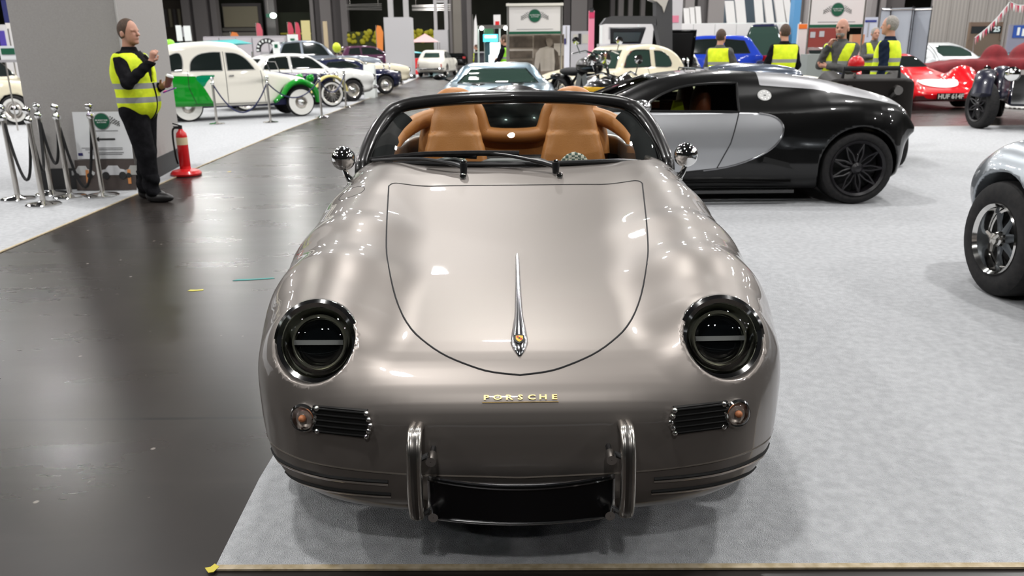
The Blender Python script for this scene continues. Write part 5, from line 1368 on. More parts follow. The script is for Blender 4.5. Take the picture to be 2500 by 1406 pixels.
for p, l in zip(st, ('leftmost of the silver barrier posts bunched before the grey pillar', 'silver barrier post nearest the viewer, second from the left', 'silver barrier post at the back of the bunch before the grey pillar', 'silver barrier post right of the bunch, before the pillar face', 'silver barrier post in front of the white direction sign')): stanchion(l, p, 'silver posts by the grey pillar')
rope('black rope hanging low between the leftmost two silver posts', st[0], st[1], .62, rb, 'black barrier ropes')
rope('black rope hanging in a narrow loop between the bunched silver posts', st[1], st[2], .55, rb, 'black barrier ropes')
rope('black rope from the bunched posts to the post before the pillar face', st[2], st[3], .5, rb, 'black barrier ropes')
rope('black rope between the pillar-face post and the post by the sign', st[3], st[4], .75, rb, 'black barrier ropes')
s2 = [gz(530, 304), gz(661, 300), gz(786, 287), gz(845, 262)]
for p, l in zip(s2, ('silver barrier post before the rear door of the green and white car', 'silver barrier post before the front door of the green and white car', 'silver barrier post at the front wheel of the green and white car', 'silver barrier post right of the yellow-winged vintage car')): stanchion(l, p, 'silver posts before the green and white car', 1.0)
rope('navy rope hanging before the doors of the green and white car', s2[0], s2[1], .62, rn, 'navy barrier ropes')
rope('navy rope before the front wing of the green and white car', s2[1], s2[2], .36, rn, 'navy barrier ropes')
rope('navy rope before the yellow-winged vintage car', s2[2], s2[3], .36, rn, 'navy barrier ropes')
s3 = [gz(913, 232), gz(940, 222), gz(953, 215)]
for p, l in zip(s3, ('silver barrier post right beside the white A-frame sign', 'middle silver barrier post before the blue car', 'silver barrier post right of the blue car, farthest along the aisle')): stanchion(l, p, 'distant silver posts along the aisle', 1.0)
# fire extinguisher on its stand
p = gz(455, 428); e = thing('fire_extinguisher', 'red fire extinguisher on a red stand at the pillar corner', 'fire extinguisher', (p.x, p.y, .008)); e.scale = (1.15, 1.15, 1.15)
MB().lathe([(.001, .0), (.16, .0), (.165, .02), (.14, .05), (.06, .07), (.055, .10), (.001, .10)], 24).obj('stand', red_pl, e)
MB().lathe([(.001, .09), (.052, .09), (.058, .10), (.058, .42), (.052, .455), (.025, .485), (.022, .50), (.001, .50)], 24).obj('cylinder', red_pl, e)
MB().lathe([(.0592, .33), (.0592, .41)], 24).obj('label_band', mat('label_cream', (.66, .55, .35), .6), e)
MB().box((0, 0, .515), (.03, .03, .04)).box((-.03, 0, .545), (.10, .016, .012), ry=.3).box((-.03, 0, .525), (.09, .016, .01)).obj('valve', black, e)
MB().tube(spl([(-.02, 0, .51), (-.08, 0, .50), (-.095, 0, .40), (-.09, 0, .2), (-.075, 0, .12)], 5, False), .011, 8).obj('hose', black, e)
# ------------------------------------------------------------------ stands and banners, left to right
def mk(name, c=(.5, .5, .5), r=.6): return mat(name, c, r)
stand('display_sign', 'white stand sign with green oval at the far left edge', 'sign', (0, 112, 42, 152), 16.5, [('green_oval', (4, 118, 36, 133), grn, .02, .0), ('lower_band', (0, 146, 42, 152), G1, .02, .0)], .1, mk('sign_white', (.72, .73, .75)), False)
stand('banner', 'tall navy banner behind the left edge of the pillar', 'banner', (8, 0, 28, 70), 20, [('white_print', (14, 56, 26, 70), W1, .01, .0)], .05, mk('navy_banner', (.015, .02, .12)), False)
stand('stand_wall', 'white exhibition stand behind the far left edge with purple panel', 'stand', (0, 60, 45, 125), 40, [('purple_panel', (0, 75, 14, 112), mk('purple', (.09, .06, .38)), .05, .0)], .3, W1)
stand('stand_wall', 'low pale stand wall above the roof of the green and white car', 'stand', (500, 88, 700, 160), 60, [('seam_panel', (500 + 40 * i, 92, 537 + 40 * i, 150), mk('stand_pale', (.45, .42, .44)), .1, .0) for i in range(5)], .3, mk('stand_pale2', (.36, .34, .36)))
stand('display_sign', 'pair of white signs above the rear of the green and white car', 'sign', (432, 60, 470, 100), 47, [('white_board', (433, 62, 446, 100), wht, .05, .1), ('white_board', (452, 63, 468, 100), wht, .05, .1), ('dark_print', (440, 66, 456, 90), gryp, .05, .0)], .05, None)
stand('display_sign', 'white sign with small green roundel left of the black-roofed saloon', 'sign', (666, 102, 682, 130), 36, [('green_dot', (670, 108, 678, 117), grn, .02, .0)], .05, wht)
stand('display_sign', 'white sign with green roundel above the black-roofed saloon', 'sign', (702, 84, 728, 122), 47, [('green_dot', (709, 94, 720, 104), grn, .02, .0)], .05, wht)
for x0, x1, y0, y1, c, lb in ((628, 642, 56, 92, (.62, .12, .16), 'pink feather flag left of the thin column'), (704, 717, 54, 84, (.55, .06, .10), 'red feather flag left of its twin near the yellow board'), (723, 734, 54, 90, (.55, .06, .10), 'red feather flag beside the yellow board'), (920, 936, 62, 100, (.7, .22, .04), 'orange flame flag left of the grey clad column'), (565, 586, 78, 102, (.75, .22, .05), 'orange flag leaning over the pale stand wall')):
    q = gy((x0 + x1) / 2, y1, 62); h_ = gy((x0 + x1) / 2, y0, 62).z; wd = (x1 - x0) / 1950 * 64
    e = thing('feather_flag', lb, 'flag', (q.x, 62, .008))
    MB().plate([(-wd / 2, h_ * .35), (wd * .3, h_ * .35), (wd / 2, h_ * .85), (wd * .2, h_ * .98), (-wd * .3, h_), (-wd / 2, h_ * .9)], .04).obj('cloth', mk('flag_%d' % x0, c), e, 0); MB().tube([(-wd / 2, 0, 0), (-wd / 2, 0, h_)], .03, 6).obj('pole', steel, e)
board('notice_board', 'tall yellow board beside the red feather flags', 'board', (737, 50, 758, 112), 60, mk('board_yellow', (.50, .44, .20)), .1, True)
board('notice_board', 'narrow beige board before the clustered column on the left', 'board', (790, 52, 800, 112), 60, mk('board_beige', (.40, .32, .20)), .1, True)
# tyre-shaped arch
q = gy(653, 120, 48); e = thing('display_arch', 'dark tyre-shaped arch with pale chequers above the white saloon', 'arch', (q.x, 48, 0)); zc = gy(653, 122, 48).z; R = 28 / 1950 * 49.5 * .72
MB().tube([(R * math.cos(a), 0, zc + R * math.sin(a)) for a in np.linspace(-.2, PI + .2, 24)], .14, 8).obj('arch', matt_black, e); MB().box((0, .05, (zc - .1) / 2), (R * 1.7, .1, zc - .1)).obj('base', G1, e, 0)
for i in range(9):
    a = i / 8 * PI; MB().box((R * math.cos(a), -.14, zc + R * math.sin(a)), (.13, .05, .09), ry=-a).obj('chequer', wht, e, 0)
# grey clad columns in the middle distance, two posts on top
for r, Y, lb, ph in (((940, 42, 1004, 186), 45, 'near grey clad column beside the aisle, two posts above it', (943, 955, 981, 993)), ((1060, 73, 1094, 166), 68, 'smaller far grey clad column beside the aisle', (1057, 1065, 1083, 1092))):
    x0, x1, z0, z1 = rect(*r, Y); e = thing('clad_column', lb, 'column', ((x0 + x1) / 2, Y, 0)); w2 = x1 - x0
    MB().box((0, w2 / 2, z1 / 2 + .1), (w2, w2, z1 - .2)).obj('cladding', G2, e, 0); MB().box((0, w2 / 2, .11), (w2 * 1.03, w2 * 1.03, .2)).obj('plinth', matt_black, e, 0)
    for a, b in ((ph[0], ph[1]), (ph[2], ph[3])):
        xa, xb = gy(a, 20, Y).x - e.location.x, gy(b, 20, Y).x - e.location.x
        MB().box(((xa + xb) / 2, w2 / 2, (z1 + 12.9) / 2), (xb - xa, xb - xa, 12.9 - z1)).obj('post', mk('post_grey', (.38, .37, .37)), e, 0)
    MB().box((0, w2 / 2, z1 + 2.2), (w2 * .9, .15, .2)).obj('cross_bar', mk('post_grey', (.38, .37, .37)), e, 0)
# pink and white gazebo
q = gy(1038, 100, 66); e = thing('gazebo', 'pink and white peaked gazebo behind the pale estate car', 'gazebo', (q.x, 66, 0)); zt = gy(1038, 82, 66).z; zb = gy(1038, 103, 66).z
v = [(-1.1, -1, zb), (1.1, -1, zb), (1.1, 1, zb), (-1.1, 1, zb), (0, 0, zt)]
for i, f in enumerate(((0, 1, 4), (1, 2, 4), (2, 3, 4), (3, 0, 4))): MB().add([v[j] for j in f], [(0, 1, 2)]).obj('roof_panel', mk('gazebo_%d' % (i % 2), ((.75, .45, .45), (.78, .75, .75))[i % 2]), e, 0)
for x in (-1.05, 1.05):
    for y in (-.95, .95): MB().tube([(x, y, 0), (x, y, zb)], .03, 6).obj('leg', steel, e)
# small props along the left stands
p = gz(1021, 182); e = thing('fire_point', 'red fire point with black bin beside the grey clad column', 'fire point', (p.x, p.y, .008)); MB().box((0, 0, .5), (.3, .25, 1.0)).obj('board', red_pl, e, 0); MB().lathe([(.001, 0), (.2, 0), (.22, .8), (.001, .8)], 14, c=(.45, .2, 0)).obj('bin', matt_black, e)
p = gz(906, 238); e = thing('a_frame_sign', 'white A-frame sign standing on the carpet before the blue car', 'sign', (p.x, p.y, .008))
for s in (-1, 1): MB().box((0, s * .17, .52), (.36, .02, 1.08), rx=s * -.16 * -1).obj('panel', wht, e, 0)
for lb, px, Y, py, c in (('yellow balloon above the bonnet of the dark saloon', 822, 31, 117, (.55, .65, .03)), ('lime green balloon behind the roof of the green and white car', 415, 25, 112, (.25, .62, .03))):
    q = gy(px, py, Y); e = thing('balloon', lb, 'balloon', (q.x, Y, .01)); MB().ball((0, 0, q.z), .16, 10, (1, 1, 1.15)).obj('skin', mk('balloon_%d' % px, c, .3), e); MB().tube([(0, 0, 0), (0, 0, q.z - .17)], .006, 5).obj('string', wht, e); MB().box((0, 0, .03), (.1, .1, .05)).obj('weight', matt_black, e)
tealm = mk('teal_canopy', (.0, .33, .33)); q = gy(480, 120, 27)
e = thing('canopy', 'turquoise canopy behind the roof of the green and white car', 'canopy', (q.x, 27, 0)); zt = gy(500, 103, 27).z; zb = gy(430, 128, 27).z
MB().add([(-1.25, -.6, zb), (1.6, -.6, zt - .05), (1.6, .8, zt - .05), (-1.25, .8, zb), (-.7, 0, zt - .02), (1.3, 0, zt + .08)], [(0, 1, 5, 4), (3, 4, 5, 2), (0, 4, 3), (1, 2, 5)]).obj('roof', tealm, e, 0)
for x in (-1.2, 1.55):
    for y in (-.55, .75): MB().tube([(x, y, 0), (x, y, zb + .0)], .025, 6).obj('leg', steel, e)
# kiosk with cyan light
q = rect(1168, 62, 1240, 165, 25); e = thing('kiosk', 'cyan-lit kiosk with bright white screen at the end of the aisle', 'kiosk', ((q[0] + q[1]) / 2, 25, 0)); wx = (q[1] - q[0]) / 2
for x in (-wx, -wx * .55, wx * .45, wx):
    MB().tube([(x, 0, 0), (x, 0, q[3])], .03, 6).obj('post', mk('kiosk_post', (.5, .55, .5)), e)
MB().box((0, 0, q[3] - .04), (wx * 2, .12, .10)).obj('top_rail', steel, e)
for x in (-wx * .75, wx * .85): MB().ball((x, -.1, q[3] - .08), .055, 8).obj('spot_lamp', mat('spot_glow', (1, 1, 1), .3, emit=(.95, 1, 1), es=14), e)
def kb(nm, r, m_, off): 
    a = rect(*r, 25); MB().box(((a[0] + a[1]) / 2 - e.location.x, -off, (a[2] + a[3]) / 2), (a[1] - a[0], .06, a[3] - a[2])).obj(nm, m_, e, 0)
kb('header', (1180, 84, 1216, 102), mat('cyan_glow', (.1, .6, .7), .4, emit=(.08, .62, .78), es=1.0), .2)
kb('header_light', (1184, 87, 1212, 93), mat('white_glow', (1, 1, 1), .4, emit=(.8, .97, 1), es=1.6), .26)
kb('screen', (1197, 104, 1221, 134), mat('white_glow'), .3); kb('screen', (1194, 134, 1233, 166), mat('white_glow'), .3)
kb('dark_panel', (1184, 104, 1197, 166), mk('kiosk_dark', (.02, .05, .06)), .1); kb('green_panel', (1182, 70, 1205, 84), mk('kiosk_green', (.05, .16, .07)), .05)
stand('counter', 'dark counter at the foot of the aisle column, left of the kiosk', 'counter', (1158, 128, 1182, 166), 40, [('top', (1157, 126, 1183, 129), G1, .3, -.1)], .6, mk('counter_dark', (.03, .03, .04)))
stand('display_sign', 'small white sign with red badge above the kiosk', 'sign', (1205, 36, 1222, 64), 40, [('red_badge', (1209, 52, 1219, 61), red_pl, .02, 0)], .05, W1, False)
q = gy(1159, 75, 46); e = thing('feather_flag', 'slim white feather flag left of the kiosk', 'flag', (q.x, 46, .01)); h_ = gy(1159, 36, 46).z
MB().plate([(-.1, .6), (.1, .6), (.14, h_ * .8), (.08, h_), (-.02, h_ * .9)], .03).obj('cloth', W1, e, 0); MB().tube([(-.1, 0, 0), (-.1, 0, h_)], .02, 5).obj('pole', steel, e)
# hanging banners with roundels
def hang(lb, r, Y, rr):
    x0, x1, z0, z1 = rect(*r, Y); e = thing('banner', lb, 'banner', ((x0 + x1) / 2, Y, z0)); w2 = x1 - x0; h2 = z1 - z0
    MB().box((0, 0, h2 / 2), (w2, .02, h2)).obj('sheet', W1, e, 0)
    MB().box((0, -.02, h2 - .03), (w2 * 1.03, .06, .06)).obj('top_bar', mk('bar_cream', (.72, .70, .64)), e, 0)
    MB().box((0, -.012, h2 * .055), (w2 * .98, .012, h2 * .085)).obj('green_hem', grn, e, 0)
    MB().box((0, -.013, h2 * .17), (w2 * .66, .004, h2 * .018)).obj('print_line', gryp, e, 0)
    roundel(e, (0, -.012, h2 * rr), w2 * .108)
    for x in (-w2 * .48, w2 * .48): MB().tube([(x, 0, -z0), (x, 0, h2 + .02)], .025, 6).obj('pole', steel, e)
hang('white banner with green roundel and chequered flags, above the sepia photo wall', (1238, 8, 1373, 84), 20.6, .60)
hang('white banner with green roundel at top right, above a red stand', (1975, -18, 2114, 68), 22.0, .52)
# sepia photo wall
sep = noise_mat('sepia_photo', (.20, .165, .13), (.34, .29, .24), 2.2, .7); sepd = noise_mat('sepia_dark', (.05, .038, .028), (.14, .11, .085), 3.2, .7); sepl = noise_mat('sepia_light', (.40, .36, .31), (.52, .47, .42), 3, .7)
ph = stand('photo_wall', 'sepia printed photo wall with a man in a T-shirt, under the white banner', 'photo wall', (1236, 84, 1377, 226), 21, [
    ('printed_photo', (1240, 88, 1300, 116), sepd, .01, 0), ('printed_photo', (1240, 120, 1302, 142), sepl, .01, 0), ('printed_photo', (1243, 124, 1300, 141), sepd, .01, .012), ('printed_photo', (1256, 148, 1300, 178), sepd, .01, 0), ('printed_photo', (1304, 86, 1376, 118), sepd, .01, 0), ('printed_panel', (1352, 106, 1376, 136), sepl, .01, .012)], .1, sep)
def sil(nm, pts, m_, off):
    ctr = ph.location; P = [gy(x, y, 21) for x, y in pts]
    MB().plate([(p.x - ctr.x, p.z) for p in P][::-1], .008, Matrix.Translation((0, -off, 0))).obj(nm, m_, ph, 0)
sil('printed_torso', [(1318, 118), (1336, 113), (1352, 118), (1356, 140), (1353, 172), (1320, 174), (1318, 150)], sepl, .03)
sil('printed_arm', [(1318, 118), (1308, 130), (1304, 160), (1302, 182), (1309, 186), (1316, 160), (1320, 140)], sepl, .034)
sil('printed_arm', [(1352, 118), (1362, 128), (1366, 160), (1362, 180), (1356, 178), (1355, 150)], sepd, .034)
sil('printed_head', [(1334, 90), (1342, 88), (1349, 94), (1349, 108), (1343, 116), (1336, 112), (1333, 100)], sep, .036)
sil('printed_hair', [(1331, 96), (1334, 86), (1343, 84), (1350, 90), (1350, 98), (1343, 92), (1335, 94)], sepd, .045)
sil('printed_trousers', [(1320, 174), (1353, 172), (1356, 200), (1352, 224), (1322, 226), (1318, 200)], mk('sepia_trouser', (.23, .19, .155)), .03)
# pink totems and other stands right of the banner
stand('totem', 'tall pink and white totem right of the white roundel banner', 'totem', (1438, 26, 1451, 110), 30, [('crimson_top', (1438, 30, 1451, 44), mk('crimson', (.55, .03, .10)), .02, 0), ('silver_cap', (1440, 20, 1449, 30), chrome, .02, 0)], .25, mk('pink', (.72, .22, .30)))
stand('totem', 'white and navy totem beside the roundel banner', 'totem', (1375, 62, 1391, 110), 28, [('navy_foot', (1375, 94, 1382, 108), mk('navy_print', (.03, .03, .15)), .02, 0), ('slot', (1381, 64, 1384, 106), G1, .02, 0)], .25, mk('totem_white', (.62, .62, .68)))
stand('booth', 'small grey booth with window openings behind the motorcycles', 'booth', (1395, 76, 1440, 112), 45, [('opening', (1400, 84, 1410, 106), mk('opening_pale', (.36, .34, .29)), .02, 0), ('opening', (1412, 82, 1419, 108), matt_black, .02, 0), ('opening', (1421, 84, 1436, 106), mk('opening_pale', (.36, .34, .29)), .02, 0)], .4, G1)
# dark arched gantry
dkg = mk('gantry_dark', (.05, .05, .055), .6)
e = thing('gantry', 'dark grey gantry arch over the white stand, chequered flag print on its post', 'gantry', (gy(1600, 100, 21.3).x, 21.3, 0))
def gp(nm, pts, m_, t=.5, off=0.):
    P = [gy(x, y, 21.3) for x, y in pts]; MB().plate([(p.x - e.location.x, max(p.z, .01)) for p in P][::-1], t, Matrix.Translation((0, off, 0))).obj(nm, m_, e, 0)
gp('post', [(1598, -60), (1637, -60), (1637, 60), (1637, 170), (1616, 170), (1610, 120), (1598, 62)], dkg)
gp('lintel', [(1464, 62), (1478, 44), (1492, 40), (1598, 40), (1600, 64), (1595, 58), (1480, 58)], dkg)
gp('chequer_print', [(1584, 0), (1600, 6), (1612, 18), (1616, 32), (1622, 14), (1628, -4), (1620, -10), (1590, -10)], mk('chequer_pale', (.45, .43, .40)), .52, -.02)
stand('stand_wall', 'white stand wall beneath the dark gantry', 'stand', (1465, 58, 1612, 140), 34, [('grey_print', (1486, 66, 1490, 96), G1, .02, 0), ('frame_post', (1466, 60, 1470, 120), wht, .03, 0), ('frame_post', (1556, 60, 1560, 116), wht, .03, 0)], .3, W1)
stand('stand_wall', 'long white stand wall right of the dark gantry post', 'stand', (1638, 56, 1952, 150), 36, [('panel', (1640 + 52 * i, 58, 1690 + 52 * i, 148), W1, .03, 0) for i in range(6)], .3, wht)
for i, (x0, x1, y0, sl) in enumerate(((1672, 1684, 20, 3), (1686, 1697, 18, 3), (1700, 1712, 16, 3), (1776, 1796, 2, 6), (1800, 1822, -4, 6), (1846, 1864, -6, 5), (1872, 1890, -6, 8), (1898, 1918, -6, 9), (1922, 1938, -6, 12))):
    P = [gy(x, y, 38) for x, y in ((x0 - sl, y0), (x1 - sl, y0), (x1, 62), (x0, 62))]
    e2 = thing('striped_fin', 'white upright fin %s above the long white stand wall' % ('first from the gantry', 'second from the gantry', 'third from the gantry', 'left of the pair at the middle', 'right of the pair at the middle', 'fourth from the blue column', 'third from the blue column', 'second from the blue column', 'next to the blue column')[i], 'fin', (P[0].x, 38, 0), 0, 'white fins of a far stand')
    MB().plate([(p.x - P[0].x, p.z) for p in P][::-1], .15).obj('fin', W1, e2, 0); MB().box(((P[2].x + P[3].x) / 2 - P[0].x, 0, P[2].z / 2), (abs(P[2].x - P[3].x), .15, P[2].z)).obj('foot', W1, e2, 0)
board('screen_wall', 'dark slate screen behind the white fins', 'screen', (1770, -40, 1945, 64), 40, mk('slate', (.045, .065, .085)), .2, True)
board('column_wrap', 'light blue wrapped column between the fins and the second banner', 'column', (1934, -30, 1950, 76), 34, mk('blue_wrap', (.10, .30, .55)), .5, True)
stand('totem', 'white and pink poster right of the gantry post', 'totem', (1638, -30, 1667, 57), 33, [('pink_foot', (1640, 38, 1657, 55), mk('pink', (.72, .22, .30)), .02, 0)], .2, mk('poster_pale', (.58, .56, .55)))
stand('display_sign', 'orange and white sign left of the red stand', 'sign', (1950, 58, 1972, 80), 24, [('orange_face', (1950, 59, 1971, 70), mk('orange_sign', (.78, .18, .02)), .02, 0)], .1, W1)
stand('stand_wall', 'brick red stand wall with two notices under the second roundel banner', 'stand', (1968, 66, 2040, 130), 31, [('notice', (1978, 78, 1990, 92), G2, .02, 0), ('notice', (2000, 76, 2012, 90), G2, .02, 0)], .2, mk('brick_red', (.24, .035, .025)))
stand('stand_wall', 'tan and white stand panels between the bald man and the man in navy', 'stand', (2078, 84, 2108, 155), 24, [('white_lower', (2076, 126, 2106, 155), W1, .02, .02)], .2, mk('tan_panel', (.45, .28, .15)))
stand('display_sign', 'pale kiosk screen with dark blue header left of the pale display screens', 'sign', (2112, 42, 2142, 90), 30, [('header', (2112, 49, 2140, 54), mk('hdr_blue', (.02, .03, .2)), .02, 0), ('post', (2118, 54, 2121, 90), G1, .02, 0)], .1, mk('screen_pale', (.5, .52, .6)))
# pale blue display screens
q = rect(2146, 18, 2278, 190, 27.5); e = thing('display_screens', 'tall pale blue-grey display screens behind the man in navy', 'display screens', (q[0], 27.5, 0))
edges = [2146, 2185, 2226, 2250, 2278]; dys = [0, .5, .15, .7, .3]
for i in range(4):
    xa, xb = gy(edges[i], 80, 27.5).x - q[0], gy(edges[i + 1], 80, 27.5).x - q[0]
    v = [(xa, dys[i], .05), (xb, dys[i + 1], .05), (xb, dys[i + 1], q[3]), (xa, dys[i], q[3])]
    MB().add(v + [(x, y + .03, z) for x, y, z in v], [(0, 1, 2, 3), (7, 6, 5, 4), (0, 4, 5, 1), (3, 2, 6, 7)]).obj('screen_panel', mk('screen_blue', (.40, .44, .49), .7), e, 0)
    MB().tube([(xb, dys[i + 1] - .02, .0), (xb, dys[i + 1] - .02, q[3] + .05)], .014, 6).obj('pole', matt_black, e)
    MB().tube([(xa, dys[i] - .03, q[3] * .98), (xb, dys[i + 1] - .03, q[3] * .98)], .02, 6).obj('top_rail', steel, e)
    for z in (.4, .75): MB().ball((xb, dys[i + 1] - .03, q[3] * z), .022, 6).obj('joint', matt_black, e)
# corrugated hall wall section on the right and things before it
x0, x1, z0, z1 = rect(2275, -60, 2900, 110, 46)
e = thing('partition', 'tall ribbed grey partition wall behind the cars at upper right', 'wall panel', ((x0 + x1) / 2, 46, 0))
n = 14; wd = (x1 - x0) / n
for i in range(n): MB().box((x0 + wd * (i + .5) - e.location.x, .02 * (i % 2), 5.5), (wd - .03, .1, 11)).obj('panel', corr, e, 0)
MB().box((0, .12, 5.5), (x1 - x0, .08, 11)).obj('backing', colm2, e, 0)
stand('display_board', 'black board with white numerals under the bunting at upper right', 'board', (2366, 54, 2446, 98), 34, [('black_panel', (2370, 64, 2444, 81), matt_black, .03, 0), ('frame_post', (2366, 54, 2370, 98), mk('frame_brown', (.16, .10, .07)), .03, .0), ('frame_post', (2442, 54, 2446, 98), mk('frame_brown'), .03, 0)], .1, mk('frame_brown', (.16, .10, .07)))
bb = [o for o in D.objects if o.get('label', '').startswith('black board with white')][0]
p = gy(2432, 72, 34); text('numerals', '25', .26, wht, bb, Matrix.Translation((p.x - bb.location.x, -.05, p.z - .0)) @ Matrix.Rotation(PI / 2, 4, 'X'), .004, bold=.01)
stand('display_board', 'blue board with white characters at the right edge', 'board', (2462, 60, 2520, 112), 38, [('blue_panel', (2473, 62, 2520, 92), mk('board_blue', (.02, .07, .32)), .03, 0), ('white_mark', (2482, 67, 2488, 86), wht, .02, .035), ('white_mark', (2494, 70, 2500, 88), wht, .02, .035)], .1, mk('board_speckle', (.22, .22, .28)))
e = thing('bunting', 'red and white bunting strung up at the upper right corner', 'bunting', gy(2380, 92, 30)); o_ = e.location.copy()
pts = [gy(x, y, 30) - o_ for x, y in ((2380, 92), (2405, 72), (2430, 48), (2452, 22), (2466, 4))] ; pts2 = [gy(x, y, 30) - o_ for x, y in ((2466, 4), (2484, 12), (2505, 12), (2530, 4))]
pink = mk('flag_pink', (.72, .35, .38)); redf = mk('flag_red', (.5, .03, .08))
for pl in (spl(pts, 4, False), spl(pts2, 4, False)):
    MB().tube(pl, .012, 5).obj('cord', wht, e)
    for i in range(len(pl) - 1):
        a_, b2 = Vector(pl[i]), Vector(pl[i + 1]); m_ = (a_ + b2) / 2
        MB().add([a_, b2, m_ + Vector((.03, 0, -.26)), a_ + Vector((0, .01, 0)), b2 + Vector((0, .01, 0)), m_ + Vector((.03, .01, -.26))], [(0, 2, 1), (3, 4, 5), (0, 1, 4, 3), (1, 2, 5, 4), (2, 0, 3, 5)]).obj('pennant', (pink, redf, wht)[i % 3], e, 0)
for px in (2380, 2466): 
    q = gy(px, 92 if px == 2380 else 4, 30); MB().tube([(q.x - o_.x, 0, -o_.z), (q.x - o_.x, 0, q.z - o_.z)], .02, 6).obj('pole', steel, e)
# ------------------------------------------------------------------ cars behind
far = .045
put('classic_car', 'cream classic car at the left edge with a whitewall wheel', T_mini(cream_car), at_wheel(33, 306, .05, 2.03 * 1.05, -.66 * 1.05), .05, 1.10, .035)
rz = math.atan2(1.4, 2.18)
put('classic_car', 'white classic saloon directly behind the green and white car', T_saloon(white_car, 4.4, 2.6, 1.44, glass=glass_dark, rm=steel), at_wheel(862, 248, rz + .06, 2.6, -.72), rz + .06, 1.0, far)
def vintage(label, loc, rz, wing, body, k=1., ww=None, hood=True, lampc=chrome, wr=.34, wm=None, screen=True):
    T = thing('vintage_car', label, 'car', loc, rz); T.scale = (k, k, k)
    f = lambda x, y, z: smax(smax(sdpoly(x, z, [(-.5, .35), (-.6, .6), (-.4, .95), (1.0, .92), (1.1, .90), (2.45, .84), (2.5, .4), (1.2, .33)]), np.abs(y) - (.50 - .22 * np.clip((x - .9) / 1.6, 0, 1)), .08), -sbox(x, y, z, (.3, 0, 1.0), (.6, .40, .4), .08), .02)
    sdf_part('body', f, (-.7, -.6, .3), (2.6, .6, 1.), .04, body, T)
    for sg in (-1, 1):
        for wx in (0, 2.25):
            pts = [(wx + (wr + .09) * math.cos(a), sg * .58, wr + .02 + (wr + .09) * math.sin(a)) for a in np.linspace(.1 if wx else .3, 2.7, 14)]
            if wx: pts += [(wx - .62, sg * .58, .34), (wx - .85, sg * .58, .30)]
            MB().tube(pts, .04, 10, flat=3.0, up=(0, 1, 0)).obj('wing', wing, T)
            wheel(T, wx, sg * .60, wr, .13, sg, 'wire', rimr=.72, rm=wm or steel, spokes=16, ww=ww, seg=28)
        e = MB().lathe([(.001, -.10), (.05, -.09), (.095, -.02), (.10, .03)], 16, 'x').obj('headlamp', lampc, T); e.location = (2.5, sg * .34, .80)
        MB().lathe([(.098, .03), (.06, .05), (.001, .055)], 14, 'x').obj('lens', mat('lamp_glass', (.55, .6, .62), .05, .3, coat=1.), e)
        MB().box((1.0, sg * .60, .29), (1.5, .2, .03)).obj('running_board', matt_black, T)
    MB().box((2.5, 0, .62), (.05, .46, .44)).obj('radiator', chrome, T)
    MB().box((.05, 0, .62), (.3, .8, .45)).obj('seat', mat('seat_dark', (.04, .02, .02), .5), T)
    if screen: MB().tube([(1.0, -.42, .88), (.9, -.40, 1.18), (.9, .40, 1.18), (1.0, .42, .88)], .014, 6).obj('windscreen_frame', chrome, T)
    MB().tube([(2.75, -.6, .38), (2.78, 0, .38), (2.75, .6, .38)], .025, 6).obj('bumper', chrome, T)
    return T
vintage('small primrose-winged vintage car at the bonnet of the green and white car', at_wheel(801, 262, rz, 2.25, -.60), rz, primrose, navy_car, 1.05, ww=.5)
put('saloon_car', 'black-roofed silver saloon behind the white classic saloon', T_saloon(grey_car, 4.9, 2.85, 1.55, glass=glass_dark, chromey=False), (gy(750, 130, 40).x - 1.6, 41, .008), rz - .12, 1.3, far)
put('saloon_car', 'low cream car parked nose to the aisle before the grey clad column', T_saloon(cream_car, 4.7, 2.8, 1.22), at_wheel(962, 214, rz + .05, 2.8, -.72), rz + .05, 1.0, far)
put('coupe_car', 'dark blue coupe behind the white A-frame sign', T_coupe(navy_car, glass_dark, 1.25), (gy(950, 180, 30).x - 2.35, 28.8, .008), rz, 1.0, far)
put('saloon_car', 'plum coloured car with raised bonnet behind the cream car', T_hatch(paint('plum', (.07, .02, .05)), 1.45), (gy(905, 120, 56).x - 1.5, 57, .008), rz, 1.25, .06)
put('estate_car', 'pale estate car seen from behind between the two grey clad columns', T_saloon(ivory_car, 4.5, 2.7, 1.42, glass=glass_green), (gy(1050, 140, 46).x, 47.5, .008), PI / 2 - .12, 1.05, far)
put('saloon_car', 'turquoise car half hidden by the near grey clad column', T_hatch(cyan_car, 1.4), (gy(1000, 140, 55).x - .6, 56, .008), .5, 1.0, .06)
put('saloon_car', 'dark car beside the aisle in front of the far grey clad column', T_hatch(black_car, 1.2), (gy(1105, 140, 66).x, 70, .008), PI / 2, 1.0, .07)
